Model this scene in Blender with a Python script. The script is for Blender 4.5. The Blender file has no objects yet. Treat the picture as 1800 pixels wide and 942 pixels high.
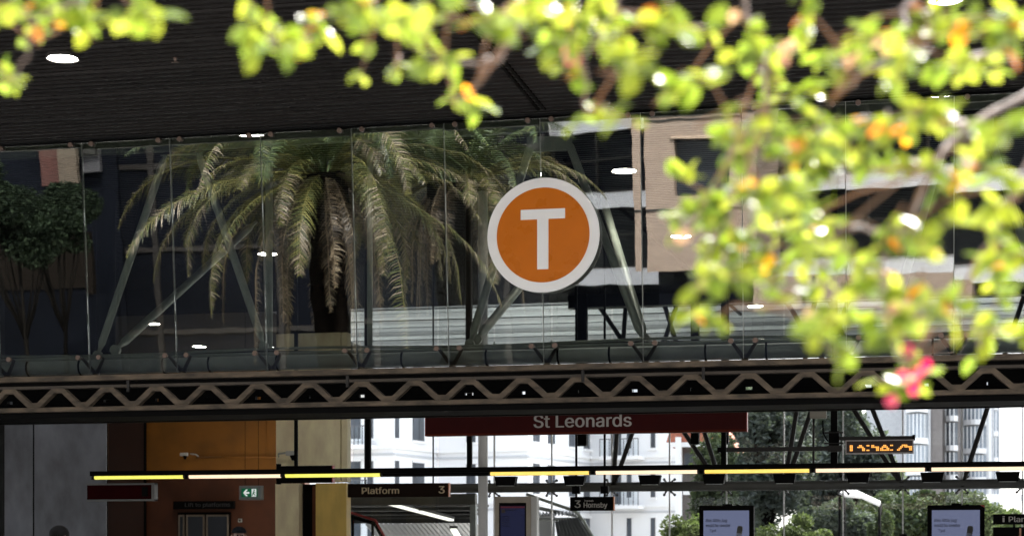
import bpy, bmesh, math, random
from mathutils import Vector, Matrix, Euler
R = math.radians
S = bpy.context.scene
C = S.collection
# ------------------------------------------------------------------ camera, sky, sun, exposure
F, HZ, TH, CZ = 3183.0, 973.0, R(12.7), 1.25      # focal in photo pixels, horizon row, yaw, eye height
cd = bpy.data.cameras.new('camera'); cam = bpy.data.objects.new('camera', cd); C.objects.link(cam)
cam.location = (0, 0, CZ); cam.rotation_euler = (R(90), 0, TH)
cd.sensor_width = 36; cd.lens = 36 * F / 1800; cd.shift_y = (HZ - 471) / 1800
cd.clip_start = 0.1; cd.clip_end = 3000
cd.dof.use_dof = True; cd.dof.focus_distance = 26.8; cd.dof.aperture_fstop = 2.0
S.camera = cam
SUN_EL, SUN_AZ = R(52), R(24)                     # azimuth from +Y towards +X
W = bpy.data.worlds.new('World'); S.world = W; W.use_nodes = True
nt = W.node_tree; bg = nt.nodes['Background']; sk = nt.nodes.new('ShaderNodeTexSky')
sk.sky_type = 'NISHITA'; sk.sun_disc = False; sk.sun_elevation = SUN_EL; sk.sun_rotation = SUN_AZ
sk.air_density = 1.0; sk.dust_density = 3.0; sk.ozone_density = 1.0
hs = nt.nodes.new('ShaderNodeHueSaturation'); hs.inputs['Saturation'].default_value = .3
nt.links.new(sk.outputs[0], hs.inputs['Color']); nt.links.new(hs.outputs[0], bg.inputs[0]); bg.inputs[1].default_value = 0.15
ld = bpy.data.lights.new('sun', 'SUN'); ld.energy = 2.6; ld.angle = R(0.5); ld.color = (1, .95, .88)
sun = bpy.data.objects.new('sun', ld); C.objects.link(sun)
sd = Vector((math.sin(SUN_AZ) * math.cos(SUN_EL), math.cos(SUN_AZ) * math.cos(SUN_EL), math.sin(SUN_EL)))
sun.rotation_euler = sd.to_track_quat('Z', 'Y').to_euler(); sun.location = (20, 60, 60)
S.view_settings.view_transform = 'Standard'; S.view_settings.look = 'None'
S.view_settings.gamma = 1; EXPO = 2.4; S.view_settings.exposure = EXPO
S.view_settings.use_curve_mapping = False
S.render.engine = 'CYCLES'
cy = S.cycles
cy.use_denoising = True; cy.max_bounces = 9; cy.diffuse_bounces = 4; cy.glossy_bounces = 4
cy.transparent_max_bounces = 16; cy.transmission_bounces = 6; cy.caustics_reflective = False; cy.caustics_refractive = False
cy.sample_clamp_indirect = 6

# ------------------------------------------------------------------ helpers
def ray(px, py):
    r = (px - 900) / F; u = (HZ - py) / F
    return Vector((-math.sin(TH) + r * math.cos(TH), math.cos(TH) + r * math.sin(TH), u))
def P(px, py, Y):
    d = ray(px, py); return Vector((0, 0, CZ)) + d * (Y / d.y)
def PC(px, py, z):
    d = ray(px, py); return Vector((0, 0, CZ)) + d * ((z - CZ) / d.z)
def PD(px, py, Z):
    return Vector((0, 0, CZ)) + ray(px, py) * Z
GY = 26.0                                          # plane of the glass front
TAU, ALP, GM = R(4.6), R(4.7), 5.85                # the glass leans out at the top; the outer soffit rises outward
GN = Vector((0, math.cos(TAU), math.sin(TAU)))
def gy(z): return GY - (z - GM) * math.tan(TAU)
def V(px, py, Yv):                                 # the real point at Y = 2*GY - Yv that the leaning glass mirrors to this ray
    d = ray(px, py); o = Vector((0, 0, CZ)); h = o + d * ((Vector((0, GY, GM)) - o).dot(GN) / d.dot(GN))
    e = d - 2 * d.dot(GN) * GN; return h + e * ((2 * GY - Yv - h.y) / e.y)

def em(r_, g_, b_, k=1.0):                          # emission that the exposure turns into this display colour
    return [k * (c / 255.) ** 2.2 / 2 ** EXPO for c in (r_, g_, b_)]
MATS = {}
def mat(name, col, rough=.6, metal=0, var=.12, scale=3.0, bump=0, bscale=20, spec=.5, emit=None, es=0, coat=0, stretch=None):
    if name in MATS: return MATS[name]
    m = bpy.data.materials.new(name); m.use_nodes = True; n = m.node_tree.nodes; l = m.node_tree.links
    b = n['Principled BSDF']; b.inputs['Roughness'].default_value = rough; b.inputs['Metallic'].default_value = metal
    b.inputs['Specular IOR Level'].default_value = spec; b.inputs['Coat Weight'].default_value = coat
    tc = n.new('ShaderNodeTexCoord'); mp = n.new('ShaderNodeMapping'); l.new(tc.outputs['Object'], mp.inputs[0])
    if stretch: mp.inputs['Scale'].default_value = stretch
    nz = n.new('ShaderNodeTexNoise'); nz.inputs['Scale'].default_value = scale; nz.inputs['Detail'].default_value = 6
    l.new(mp.outputs[0], nz.inputs[0])
    rp = n.new('ShaderNodeValToRGB'); e = rp.color_ramp.elements
    e[0].position = .3; e[1].position = .72
    e[0].color = tuple(c * (1 - var) for c in col) + (1,); e[1].color = tuple(min(1, c * (1 + var)) for c in col) + (1,)
    l.new(nz.outputs[0], rp.inputs[0]); l.new(rp.outputs[0], b.inputs['Base Color'])
    rr = n.new('ShaderNodeMapRange'); rr.inputs[3].default_value = max(0, rough - .08); rr.inputs[4].default_value = min(1, rough + .1)
    l.new(nz.outputs[0], rr.inputs[0]); l.new(rr.outputs[0], b.inputs['Roughness'])
    if bump:
        n2 = n.new('ShaderNodeTexNoise'); n2.inputs['Scale'].default_value = bscale; l.new(mp.outputs[0], n2.inputs[0])
        bp = n.new('ShaderNodeBump'); bp.inputs['Strength'].default_value = bump; l.new(n2.outputs[0], bp.inputs['Height'])
        bp.inputs['Distance'].default_value = .02
        l.new(bp.outputs[0], b.inputs['Normal'])
    if emit:
        b.inputs['Emission Color'].default_value = tuple(emit) + (1,); b.inputs['Emission Strength'].default_value = es
    MATS[name] = m; return m
def glass(name, refl, tint, wob=0.0, ws=1.2):
    m = bpy.data.materials.new(name); m.use_nodes = True; n = m.node_tree.nodes; l = m.node_tree.links
    n.remove(n['Principled BSDF']); out = n['Material Output']
    t = n.new('ShaderNodeBsdfTransparent'); t.inputs[0].default_value = tuple(tint) + (1,)
    g = n.new('ShaderNodeBsdfGlossy'); g.inputs['Roughness'].default_value = 0.0; g.inputs[0].default_value = (1, 1, 1, 1)
    fr = n.new('ShaderNodeFresnel'); fr.inputs[0].default_value = 1.5
    ad = n.new('ShaderNodeMath'); ad.operation = 'ADD'; ad.inputs[1].default_value = refl; ad.use_clamp = True
    l.new(fr.outputs[0], ad.inputs[0])
    mx = n.new('ShaderNodeMixShader'); l.new(ad.outputs[0], mx.inputs[0]); l.new(t.outputs[0], mx.inputs[1]); l.new(g.outputs[0], mx.inputs[2])
    if wob:
        tc = n.new('ShaderNodeTexCoord'); mp = n.new('ShaderNodeMapping'); mp.inputs['Scale'].default_value = (1, .001, 1)
        nz = n.new('ShaderNodeTexNoise'); nz.inputs['Scale'].default_value = ws; nz.inputs['Detail'].default_value = 1.0
        bp = n.new('ShaderNodeBump'); bp.inputs['Strength'].default_value = 1; bp.inputs['Distance'].default_value = wob
        l.new(tc.outputs['Object'], mp.inputs[0]); l.new(mp.outputs[0], nz.inputs[0]); l.new(nz.outputs[0], bp.inputs['Height'])
        l.new(bp.outputs[0], g.inputs['Normal'])
    l.new(mx.outputs[0], out.inputs[0]); MATS[name] = m; return m
def leafmat(name, rough=.4, trans=.45, hue=(1, 1, 1), tmul=1.0, spec=.5):
    m = bpy.data.materials.new(name); m.use_nodes = True; n = m.node_tree.nodes; l = m.node_tree.links
    b = n['Principled BSDF']; out = n['Material Output']; b.inputs['Roughness'].default_value = rough; b.inputs['Specular IOR Level'].default_value = spec
    at = n.new('ShaderNodeAttribute'); at.attribute_name = 'tint'; l.new(at.outputs['Color'], b.inputs['Base Color'])
    tr = n.new('ShaderNodeBsdfTranslucent')
    vm = n.new('ShaderNodeVectorMath'); vm.operation = 'MULTIPLY'; vm.inputs[1].default_value = tuple(h * tmul for h in hue)
    l.new(at.outputs['Color'], vm.inputs[0]); l.new(vm.outputs[0], tr.inputs[0])
    mx = n.new('ShaderNodeMixShader'); mx.inputs[0].default_value = trans
    l.new(b.outputs[0], mx.inputs[1]); l.new(tr.outputs[0], mx.inputs[2]); l.new(mx.outputs[0], out.inputs[0])
    MATS[name] = m; return m

BASE = {}
def link(o, parent=None):
    C.objects.link(o)
    if parent: o.parent = parent
def tag(o, label, cat, group=None, kind=None):
    if label: o['label'] = label
    if cat: o['category'] = cat
    if group: o['group'] = group
    if kind: o['kind'] = kind
    return o
def thing(name, label, cat, loc, group=None):
    o = bpy.data.objects.new(name, None); C.objects.link(o); o.location = loc; o.empty_display_size = .2
    BASE[o.name] = Vector(loc); return tag(o, label, cat, group)
class MB:
    def __init__(s, M=None): s.v = []; s.f = []; s.c = []; s.M = M; s.sm = []
    def add(s, vs, fs, col=None, smooth=False):
        k = len(s.v)
        for p in vs:
            p = Vector(p); s.v.append(s.M @ p if s.M else p)
        for f in fs:
            s.f.append(tuple(i + k for i in f)); s.sm.append(smooth)
            if col is not None: s.c.append(col)
        return s
    def box(s, x0, x1, y0, y1, z0, z1, col=None):
        return s.add([(x0,y0,z0),(x1,y0,z0),(x1,y1,z0),(x0,y1,z0),(x0,y0,z1),(x1,y0,z1),(x1,y1,z1),(x0,y1,z1)],
                     [(0,3,2,1),(4,5,6,7),(0,1,5,4),(1,2,6,5),(2,3,7,6),(3,0,4,7)], col)
    def tube(s, pts, rs, n=10, cap=True, col=None):
        pts = [Vector(p) for p in pts]
        if not hasattr(rs, '__len__'): rs = [rs] * len(pts)
        t0 = (pts[1] - pts[0]).normalized(); a = t0.orthogonal().normalized()
        vs = []
        for i, p in enumerate(pts):
            t = (pts[min(i+1, len(pts)-1)] - pts[max(i-1, 0)]).normalized()
            a = (a - t * a.dot(t)).normalized(); b = t.cross(a)
            for k in range(n):
                th = 2 * math.pi * k / n; vs.append(p + (a * math.cos(th) + b * math.sin(th)) * rs[i])
        fs = []
        for i in range(len(pts) - 1):
            for k in range(n):
                fs.append((i*n+k, i*n+(k+1)%n, (i+1)*n+(k+1)%n, (i+1)*n+k))
        s.add(vs, fs, col, smooth=True)
        if cap:
            k0 = len(s.v) - len(vs)
            s.f.append(tuple(k0 + k for k in reversed(range(n)))); s.sm.append(False)
            s.f.append(tuple(k0 + (len(pts)-1)*n + k for k in range(n))); s.sm.append(False)
            if col is not None: s.c += [col, col]
        return s
    def prism(s, poly, y0, y1):                   # polygon in x,z (counter-clockwise seen from -y) extruded in y
        n = len(poly); vs = [(x, y0, z) for x, z in poly] + [(x, y1, z) for x, z in poly]
        fs = [tuple(range(n)), tuple(reversed(range(n, 2*n)))] + [(i, n+i, n+(i+1)%n, (i+1)%n) for i in range(n)]
        return s.add(vs, fs)
    def disc(s, cx, cz, r, y0, y1, n=64):
        return s.prism([(cx + r*math.cos(2*math.pi*k/n), cz + r*math.sin(2*math.pi*k/n)) for k in range(n)], y0, y1)
    def build(s, name, m, parent=None, bevel=0):
        me = bpy.data.meshes.new(name); off = BASE.get(parent.name, Vector()) if parent else Vector()
        me.from_pydata([tuple(v - off) for v in s.v], [], s.f); me.materials.append(m)
        me.polygons.foreach_set('use_smooth', s.sm)
        if s.c:
            a = me.attributes.new('tint', 'FLOAT_COLOR', 'FACE'); fl = []
            for c in s.c: fl += [c[0], c[1], c[2], 1]
            a.data.foreach_set('color', fl)
        me.update(); o = bpy.data.objects.new(name, me); link(o, parent)
        BASE[o.name] = off
        if bevel:
            bm = o.modifiers.new('edge', 'BEVEL'); bm.width = bevel; bm.segments = 2; bm.limit_method = 'ANGLE'
        return o
FONT = None
try:
    import os
    _p = os.path.join(bpy.utils.system_resource('DATAFILES'), 'fonts', 'Inter.woff2')
    if os.path.exists(_p): FONT = bpy.data.fonts.load(_p)
except Exception: FONT = None
def text(name, body, m, parent, x, z, y, height, width=None, align='LEFT', bold=.0, shear=0, heavy=True):
    cu = bpy.data.curves.new(name, 'FONT'); cu.body = body; cu.size = 1
    if FONT: cu.font = FONT
    cu.extrude = .004; cu.offset = 0 if FONT else bold; cu.shear = shear
    t = bpy.data.objects.new(name + '_tmp', cu); C.objects.link(t); bpy.context.view_layer.update()
    me = bpy.data.meshes.new_from_object(t.evaluated_get(bpy.context.evaluated_depsgraph_get()))
    bpy.data.objects.remove(t); bpy.data.curves.remove(cu)
    xs = [v.co.x for v in me.vertices]; ys = [v.co.y for v in me.vertices]
    cap = max(ys)
    sy = height / cap; sx = (width / (max(xs) - min(xs))) if width else sy * .88
    off = BASE.get(parent.name, Vector()); x0 = min(xs)
    w = (max(xs) - x0) * sx; sh = {'LEFT': 0, 'CENTER': w/2, 'RIGHT': w}[align]
    for v in me.vertices:
        X, Y, Z = v.co; v.co = Vector((x + (X - x0) * sx - sh, y - Z * 1.0, z + Y * sy)) - off
    me.materials.clear(); me.materials.append(m)
    if heavy:
        b2 = bmesh.new(); b2.from_mesh(me); g2 = bmesh.ops.duplicate(b2, geom=list(b2.verts) + list(b2.edges) + list(b2.faces))['geom']
        for q in g2:
            if isinstance(q, bmesh.types.BMVert): q.co += Vector((height * .055, .0006, 0))
        b2.to_mesh(me); b2.free()
    o = bpy.data.objects.new(name, me); link(o, parent); BASE[o.name] = off; return o
def copy_tree(o, parent=None, delta=None):
    c = o.copy(); C.objects.link(c)
    if parent: c.parent = parent
    elif delta is not None: c.location = o.location + Vector(delta)
    BASE[c.name] = Vector(c.location) if not parent else BASE[parent.name]
    for ch in list(o.children): copy_tree(ch, c)
    return c

# materials
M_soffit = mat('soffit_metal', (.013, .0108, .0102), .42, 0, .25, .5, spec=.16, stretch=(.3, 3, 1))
M_black = mat('black_paint', (.0016, .0014, .0014), .7, spec=.08)
M_dark = mat('dark_steel', (.024, .022, .021), .5, .1, spec=.25)
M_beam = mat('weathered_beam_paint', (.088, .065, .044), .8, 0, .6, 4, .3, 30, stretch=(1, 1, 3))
M_beam2 = mat('darker_beam_paint', (.05, .038, .028), .7, 0, .3, 5)  # darker tone of the beam paint for the middle chord
M_tube = mat('grey_green_tube_paint', (.36, .385, .34), .5, .1, .15, 4)
M_pipe = mat('galvanised_pipe', (.42, .44, .42), .5, .1, .2, 3)
M_copper = mat('bolt_cap_metal', (.15, .105, .085), .4, .4, .15, 8)
M_white = mat('white_paint', (.55, .55, .55), .5, 0, .04, 2)
M_ring = mat('sign_white_enamel', (.86, .85, .85), .3, 0, .03, 2)
M_orange = mat('sign_orange_enamel', (.56, .14, .004), .28, 0, .06, 3, spec=.35)
M_glassf = glass('front_glass', .11, (.80, .83, .81), .00025, 2.2)
M_glassb = glass('rear_glass', -.03, (.93, .95, .96))
M_glassd = mat('dark_window_glass', (.03, .035, .045), .06, 0, .1, 1)
M_seal = mat('pale_silicone_seal', (.85, .85, .86), .5)
M_redsign = mat('maroon_sign_enamel', (.040, .0018, .0018), .5, spec=.12)
M_greytext = mat('grey_sign_lettering', (.46, .43, .41), .5)
M_tantext = mat('tan_sign_lettering', (.62, .50, .33), .5)
M_brownsign = mat('dark_brown_sign', (.012, .006, .004), .6, spec=.1)
M_orangewall = mat('orange_render', (.24, .092, .008), .6, 0, .3, .9, .2, 12)
M_cream = mat('cream_concrete', (.92, .77, .53), .7, 0, .2, 2.2, .3, 20, stretch=(1.5, 1, .6))
M_ochre = mat('ochre_concrete', (.74, .52, .15), .65, 0, .15, 2.2, .3, 20, stretch=(1.5, 1, .5))
M_greywall = mat('brushed_grey_panel', (.115, .12, .138), .33, .2, .4, 1.6, .15, 9, stretch=(1.5, 1, .8))
M_floor = mat('granite_paving', (.40, .39, .37), .6, 0, .15, 1.5)
M_concrete = mat('pale_concrete', (.5, .5, .49), .8, 0, .1, 1)
M_far_white = mat('white_apartment_render', (.88, .88, .88), .8, 0, .03, .4)
M_far_trim = mat('pale_grey_trim', (.55, .56, .58), .8, 0, .05, .4)
M_frame = mat('grey_window_frame', (.09, .095, .105), .5)
M_winglass = mat('grey_blue_window_glass', (.07, .08, .095), .3, 0, .4, .8, spec=.2)
M_asphalt = mat('asphalt', (.05, .05, .052), .85, 0, .2, 2)
M_beige = mat('beige_tile_cladding', (.27, .205, .16), .6, 0, .08, 3)
M_office = mat('dark_office_glass', (.004, .005, .008), .6, 0, .3, .3, spec=.04)
M_officeband = mat('white_spandrel', (.82, .83, .86), .5, 0, .05, .5)
M_bark = mat('bark', (.13, .10, .075), .85, 0, .35, 8, .5, 20)
M_barkp = mat('pinkish_smooth_bark', (.22, .16, .13), .5, 0, .35, 10, .2, 20)
M_leaf = leafmat('backlit_leaf', .24, .56, (1.45, 1.2, .6), 1.1)
M_foliage = leafmat('tree_foliage', .7, .25, (1.0, 1.15, .6), spec=.08)
M_frond = leafmat('palm_frond', .4, .2, (1.2, 1.1, .6))
M_skin = mat('skin', (.20, .12, .09), .5); M_cloth = mat('dark_cloth', (.004, .0045, .006), .9, spec=.1); M_hair = mat('dark_hair', (.003, .0025, .002), .7, spec=.1)
M_redtrim = mat('red_trim', (.35, .02, .02), .5)
M_corr = mat('corrugated_zinc', (.16, .165, .17), .5, .2, .1, 2)
M_down = mat('downlight_diffuser', (.9, .9, .9), .5, emit=(1, .93, .80), es=32)

# ------------------------------------------------------------------ ground, roads
def sheet(name, x0, x1, y0, y1, z, m):
    return tag(MB().add([(x0,y0,z),(x1,y0,z),(x1,y1,z),(x0,y1,z)], [(0,1,2,3)]).build(name, m), None, None, kind='structure')
sheet('ground', -1500, 1500, -1500, 1500, -.16, mat('pale_ground', (.32, .31, .29), .9, 0, .2, .3))
tag(MB().box(-60, 60, -12, 62, -.15, 0).build('forecourt_pavement', M_floor), None, None, kind='structure')
sheet('concourse_bounce_floor', -34, 26, 26, 61, .004, mat('pale_bounce_floor', (.6, .58, .54), .5, 0, .1, 2))  # unseen pale floor sheet added to bounce light onto the cream column
sheet('road', -200, 200, 66, 76, -.15, M_asphalt)

# ------------------------------------------------------------------ station hall
CE = 7.62
hall = thing('station_hall', 'dark station concourse hall with ribbed ceiling carried over its glass fronts', 'station building', (-5, 40, 0))
def ribs(y0, y1, z, pitch=.15, x0=-34, x1=26, gapx=None):
    m = MB(); y = y0; k = 0; d = .017
    while y < y1:
        a = .05; dd = d if k % 6 else .026
        prof = [(y, z), (y+.035, z), (y+.05, z+dd), (y+.135, z+dd), (y+.15, z)]
        vs = [(x0, yy, zz) for yy, zz in prof] + [(x1, yy, zz) for yy, zz in prof]
        m.add(vs, [(i, i+1, 5+i+1, 5+i) for i in range(4)]); y += pitch; k += 1
    return m
gx = P(952, 195, GY).x
KE = 25.62; ta = math.tan(ALP)                      # where the outer soffit starts to rise
def so(Y): return CE + max(0, KE - Y) * ta
def PS(px, py):                                    # point on the soffit seen in this column and row
    d = ray(px, py); o = Vector((0, 0, CZ))
    t = (CE - CZ) / d.z; p = o + d * t
    if p.y < KE: t = (CE + KE*ta - CZ) / (d.z + d.y*ta); p = o + d * t
    return p
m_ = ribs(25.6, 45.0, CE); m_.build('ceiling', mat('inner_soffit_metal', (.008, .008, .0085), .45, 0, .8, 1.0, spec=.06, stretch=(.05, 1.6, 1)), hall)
xs_ = P(612, 560, 52).x
rr_ = random.Random(3); y_ = 45.1; sl = [MB(), MB(), MB()]
while y_ < 58.8:                                   # broad soffit slats with open dark joints; light streaks put into their tones
    w_ = rr_.uniform(.22, 1.0); dz_ = rr_.uniform(0, .03); q_ = rr_.randrange(3)
    sl[q_].box(xs_, 26, y_, y_ + w_, CE + dz_, CE + dz_ + .03); y_ += w_ + rr_.choice((.04, .1, .22))
for q_, (c_, m_) in enumerate((((.42, .44, .47), .8), ((.18, .19, .21), .7), ((.60, .63, .66), .8))):
    o_ = sl[q_].build('ceiling', mat('rear_soffit_lit_' + 'abc'[q_], c_, .34, m_, .5, 1.0, stretch=(.05, 1.6, 1)), hall)  # paler than the hall ceiling, so brighter daylight sits in the colour
m_ = ribs(45.1, 57.5, CE, x1=xs_ - .01); m_.build('ceiling', mat('glossy_brown_soffit', (.05, .042, .032), .3, 0, .4, 1.0, spec=.8, stretch=(.05, 1.6, 1)), hall)
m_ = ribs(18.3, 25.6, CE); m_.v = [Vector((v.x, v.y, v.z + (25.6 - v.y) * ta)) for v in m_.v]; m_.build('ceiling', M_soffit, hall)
MB().box(-34, 26, 25.7, 59.2, CE + .12, CE + 1.9).build('roof', M_dark, hall)
MB().box(-34, 26, 18.2, 25.7, CE + .75, CE + 1.9).build('roof', M_dark, hall)
MB().box(-34, 26, 18.1, 18.3, CE + .5, CE + 2).build('fascia', M_dark, hall)
q = [PS(838, 56), PS(952, 193)]; dq = (q[1] - q[0]); q[0] = q[0] - dq * 1.0
for o_ in (-.045, .045):
    MB().add([q[0] + Vector((o_-.02,0,-.012)), q[1] + Vector((o_-.02,0,-.012)), q[1] + Vector((o_+.02,0,-.012)), q[0] + Vector((o_+.02,0,-.012)), q[0] + Vector((o_-.02,0,.03)), q[1] + Vector((o_-.02,0,.03)), q[1] + Vector((o_+.02,0,.03)), q[0] + Vector((o_+.02,0,.03))], [(0,1,2,3),(7,6,5,4),(0,4,5,1),(1,5,6,2),(2,6,7,3),(3,7,4,0)]).build('soffit_joint', M_black, hall)
qa, qb = PC(993, 279, CE), PC(1302, 552, CE)
MB().tube([qa + Vector((0, 0, -.01)), qb + Vector((0, 0, -.01))], .04, 6).build('soffit_joint', M_black, hall)
MB().box(-34, 26, 59.0, 59.2, CE - .05, CE + .1).build('fascia', M_dark, hall)
MB().box(-34, -33.7, 26.4, 56, 0, CE).build('light_block_wall', M_concrete, hall)  # unseen walls added at both ends to keep the hall dark
MB().box(25.7, 26, 26.4, 45, 0, CE).build('light_block_wall', M_dark, hall)
# orange inner wall and the grey panelled wall at the side, cream column
OY = 57.5
ow0 = P(186, 800, OY).x; ow1 = P(486, 800, OY).x
MB().box(ow0 - 8, ow1 + 1.0, OY, OY + .5, P(300, 838, OY).z, CE).build('orange_wall', M_orangewall, hall)
MB().box(ow0 - 8, ow1 + 1.0, OY, OY + .5, 0, P(300, 838, OY).z - .003).build('lower_wall', mat('orange_wall_painted_shade', (.075, .022, .008), .5, 0, .25, 1.5), hall)  # light falloff down the orange wall, painted in as a darker lower part
xg0, xg1, xg2 = P(8, 800, 31).x, P(59, 800, 31).x, P(187, 800, 31).x
MB().box(-33, xg0 - .12, 30.9, 31.4, 0, CE).build('dark_wall', M_black, hall)
MB().box(xg0, xg1 - .015, 31, 31.008, 0, 4.1).box(xg1 + .015, xg2, 31, 31.008, 0, 4.1).build('grey_panel', M_greywall, hall)
MB().box(xg0, xg2 - .02, 31.012, 31.1, 0, 4.105).build('panel_backing', M_black, hall)
MB().box(xg0, xg2, 31.0, 31.1, 4.11, CE).build('bulkhead', M_black, hall)
xc0, xc1 = P(485, 800, 41).x, P(610, 800, 41).x; xcm = P(598, 800, 41).x
zl = P(550, 849, 41).z
MB().box(xc0, xcm - .0, 41, 41.3, zl + .03, 6.5).box(xcm + .02, xc1, 41.03, 41.3, zl + .03, 6.5).build('column', M_cream, hall, .01)
xr0, xr1 = P(526, 900, 41).x, P(556, 900, 41).x
MB().box(xc0, xc1, 41.05, 41.3, 6.51, CE).build('column_head', M_black, hall)
MB().box(xc0, xr0, 40.95, 41.3, 0, zl).build('column_base', M_cream, hall, .01)
MB().box(xr1, xc1, 40.95, 41.3, 0, zl).build('column_base', M_ochre, hall, .01)
MB().box(xr0, xr1, 41.25, 41.3, 0, zl - .01).build('recess', M_black, hall)
MB().box(xr0 + (xr1-xr0)*.65, xr1, 41.15, 41.24, 0, zl - .05).build('recess_panel', mat('rust_panel', (.12, .03, .01), .5), hall)
MB().box(P(1000, 500, 44).x, 26, 43.9, 44.2, 7.3, CE - .002).build('rear_transom', M_black, hall)
MB().box(P(1000, 500, 44).x, 26, 43.86, 43.895, 7.28, 7.31).build('transom_edge', M_pipe, hall)
# hidden roof trusses: dark service plates behind the lattice beam
zz = lambda y: CZ + (HZ - y) / 119.6
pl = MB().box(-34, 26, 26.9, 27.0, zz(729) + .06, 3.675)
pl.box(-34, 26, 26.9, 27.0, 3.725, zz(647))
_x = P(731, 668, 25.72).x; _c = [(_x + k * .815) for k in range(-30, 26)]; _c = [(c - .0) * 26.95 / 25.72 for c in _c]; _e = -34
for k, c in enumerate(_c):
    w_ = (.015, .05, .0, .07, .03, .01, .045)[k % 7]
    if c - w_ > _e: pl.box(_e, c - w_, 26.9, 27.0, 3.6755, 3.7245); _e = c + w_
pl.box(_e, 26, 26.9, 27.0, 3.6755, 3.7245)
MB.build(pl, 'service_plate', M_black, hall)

# ------------------------------------------------------------------ glass front
joints = [-8, 150, 304, 463, 622, 784, 952, 1128, 1305, 1487, 1677]
JX = [P(j, 420, GY).x for j in joints]; JX = [JX[0] - 3.0, JX[0] - 1.5] + JX + [JX[-1] + 1.5, JX[-1] + 3.0]
front = thing('glass_front', 'tall frameless glass front hung under the ribbed soffit', 'glass wall', (gx, GY, 4))
rg = random.Random(7)
GZ0, GZ1 = zz(637), CE - .02
for i in range(len(JX) - 1):
    x0, x1 = JX[i] + .006, JX[i+1] - .006; w = x1 - x0; h = GZ1 - GZ0
    me = MB().box(-w/2, w/2, -.006, .006, -h/2, h/2).build('glass_panel', M_glassf)
    me.parent = front; me.location = Vector(((x0+x1)/2, GY, (GZ0+GZ1)/2)) - BASE[front.name]
    me.rotation_euler = (TAU + R(rg.uniform(-.16, .16)), 0, R(rg.uniform(-.28, .28)))
for x in JX[1:-1]:
    MB().add([(x + a_, gy(z_) + b_, z_) for z_ in (GZ0, GZ1) for a_, b_ in ((-.004,.012),(.004,.012),(.004,.05),(-.004,.05))], [(0,3,2,1),(4,5,6,7),(0,1,5,4),(1,2,6,5),(2,3,7,6),(3,0,4,7)]).build('joint_seal', M_pipe, front)
MB().box(JX[0], JX[-1], GY - .06, GY + .06, CE - .19, CE - .01).build('head_rail', mat('green_grey_rail', (.10, .11, .085), .5), front)
# spider fittings
def spider(x, zc, za, up, parent):
    # up: +1 arms meet above the caps, -1 below
    m = MB()
    G = gy(zc); hub = Vector((x, G + .26, za))
    ends = []
    for s in (-1, 1):
        e = Vector((x + s * .175, G + .03, zc)); ends.append(e)
        m.tube([hub, e + Vector((0, .12, 0)), e], [.035, .024, .022], 8)
    m.tube([hub + Vector((0, -.06, -.05)), hub + Vector((0, .05, .05))], .05, 10)
    sp = m.build('spider_arm', mat('weathered_steel', (.13, .11, .09), .5, .2), parent)
    for e in ends:
        MB().tube([e + Vector((0, -.03, 0)), e + Vector((0, -.07, 0))], .038, 16).build('bolt_cap', M_copper, sp)
for x in JX[1:-1]:
    f = thing('spider_fitting', 'x', 'fitting', (x, GY + .26, zz(640)), 'glass fittings along the foot of the glass front')
    f['label'] = 'two-armed steel spider fitting with brown bolt caps at the foot of the glass'
    spider(x, zz(607), zz(636), -1, f)
    f = thing('spider_fitting', 'x', 'fitting', (x, GY + .26, CE - .05), 'glass fittings under the soffit')
    f['label'] = 'two-armed steel spider fitting with brown bolt caps under the soffit edge'
    spider(x, zz(217), zz(203), 1, f)
# long pipes behind the foot of the glass
o = MB().tube([(-34, 26.62, zz(617.6)), (26, 26.62, zz(617.6))], .125, 24).build('horizontal_pipe', M_pipe)
tag(o, 'thick grey steel pipe running along the foot of the glass front', 'pipe')
for k in range(44):
    xk = -30 + k * 1.07 + .2 * math.sin(k * 2.3); MB().tube([(xk, 26.62, zz(617.6)), (xk + .03, 26.62, zz(617.6))], .135, 20).build('strap', M_black, o)
o = MB().tube([(-34, 26.50, zz(603)), (26, 26.50, zz(603))], .028, 10).build('conduit', M_tube)
tag(o, 'pale thin conduit just above the thick grey pipe', 'conduit')
def wav(z, y, r, ph, n=60):
    return MB().tube([(-34 + i, y, z + .022 * math.sin(i * 1.05 + ph)) for i in range(n + 1)], r, 8)
tag(wav(zz(595), 26.6, .022, 1).build('conduit', M_tube), 'uppermost slightly sagging conduit above the thick pipe', 'conduit')
tag(wav(zz(598), 26.8, .03, 2.5).build('conduit', M_dark), 'darker sagging conduit behind the pale ones', 'conduit')
# struts behind the glass: V frames
def strut(a, b, r, m, name, label, group=None, plate=None):
    a, b = Vector(a), Vector(b); d = (b - a)
    pts = [a, a + d*.03, a + d*.06, a + d*.94, a + d*.97, b]
    t = thing(name, label, 'strut', a, group)
    MB().tube(pts, [r*.45, r*.5, r, r, r*.5, r*.45], 12).build('tube', m, t)
    MB().tube([a - Vector((0, .05, 0)), a + Vector((0, .05, 0))], r*1.15, 14).build('pin_joint', m, t)
    return t
SY = 27.1
strut(P(172, 624, SY), P(293, 266, SY), .062, M_tube, 'diagonal_strut', 'left leg of the strut pair in front of the palm reflection')
strut(P(464, 608, SY), P(346, 262, SY), .062, M_tube, 'diagonal_strut', 'right leg of the strut pair in front of the palm reflection')
strut(P(826, 604, SY), P(938, 238, SY), .062, M_tube, 'diagonal_strut', 'left leg of the strut pair behind the round orange sign')
strut(P(1131, 600, SY), P(994, 236, SY), .062, M_tube, 'diagonal_strut', 'right leg of the strut pair behind the round orange sign')
strut(P(1560, 588, SY), P(1668, 226, SY), .062, M_tube, 'diagonal_strut', 'left leg of the strut pair behind the leafy branches')
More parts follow.
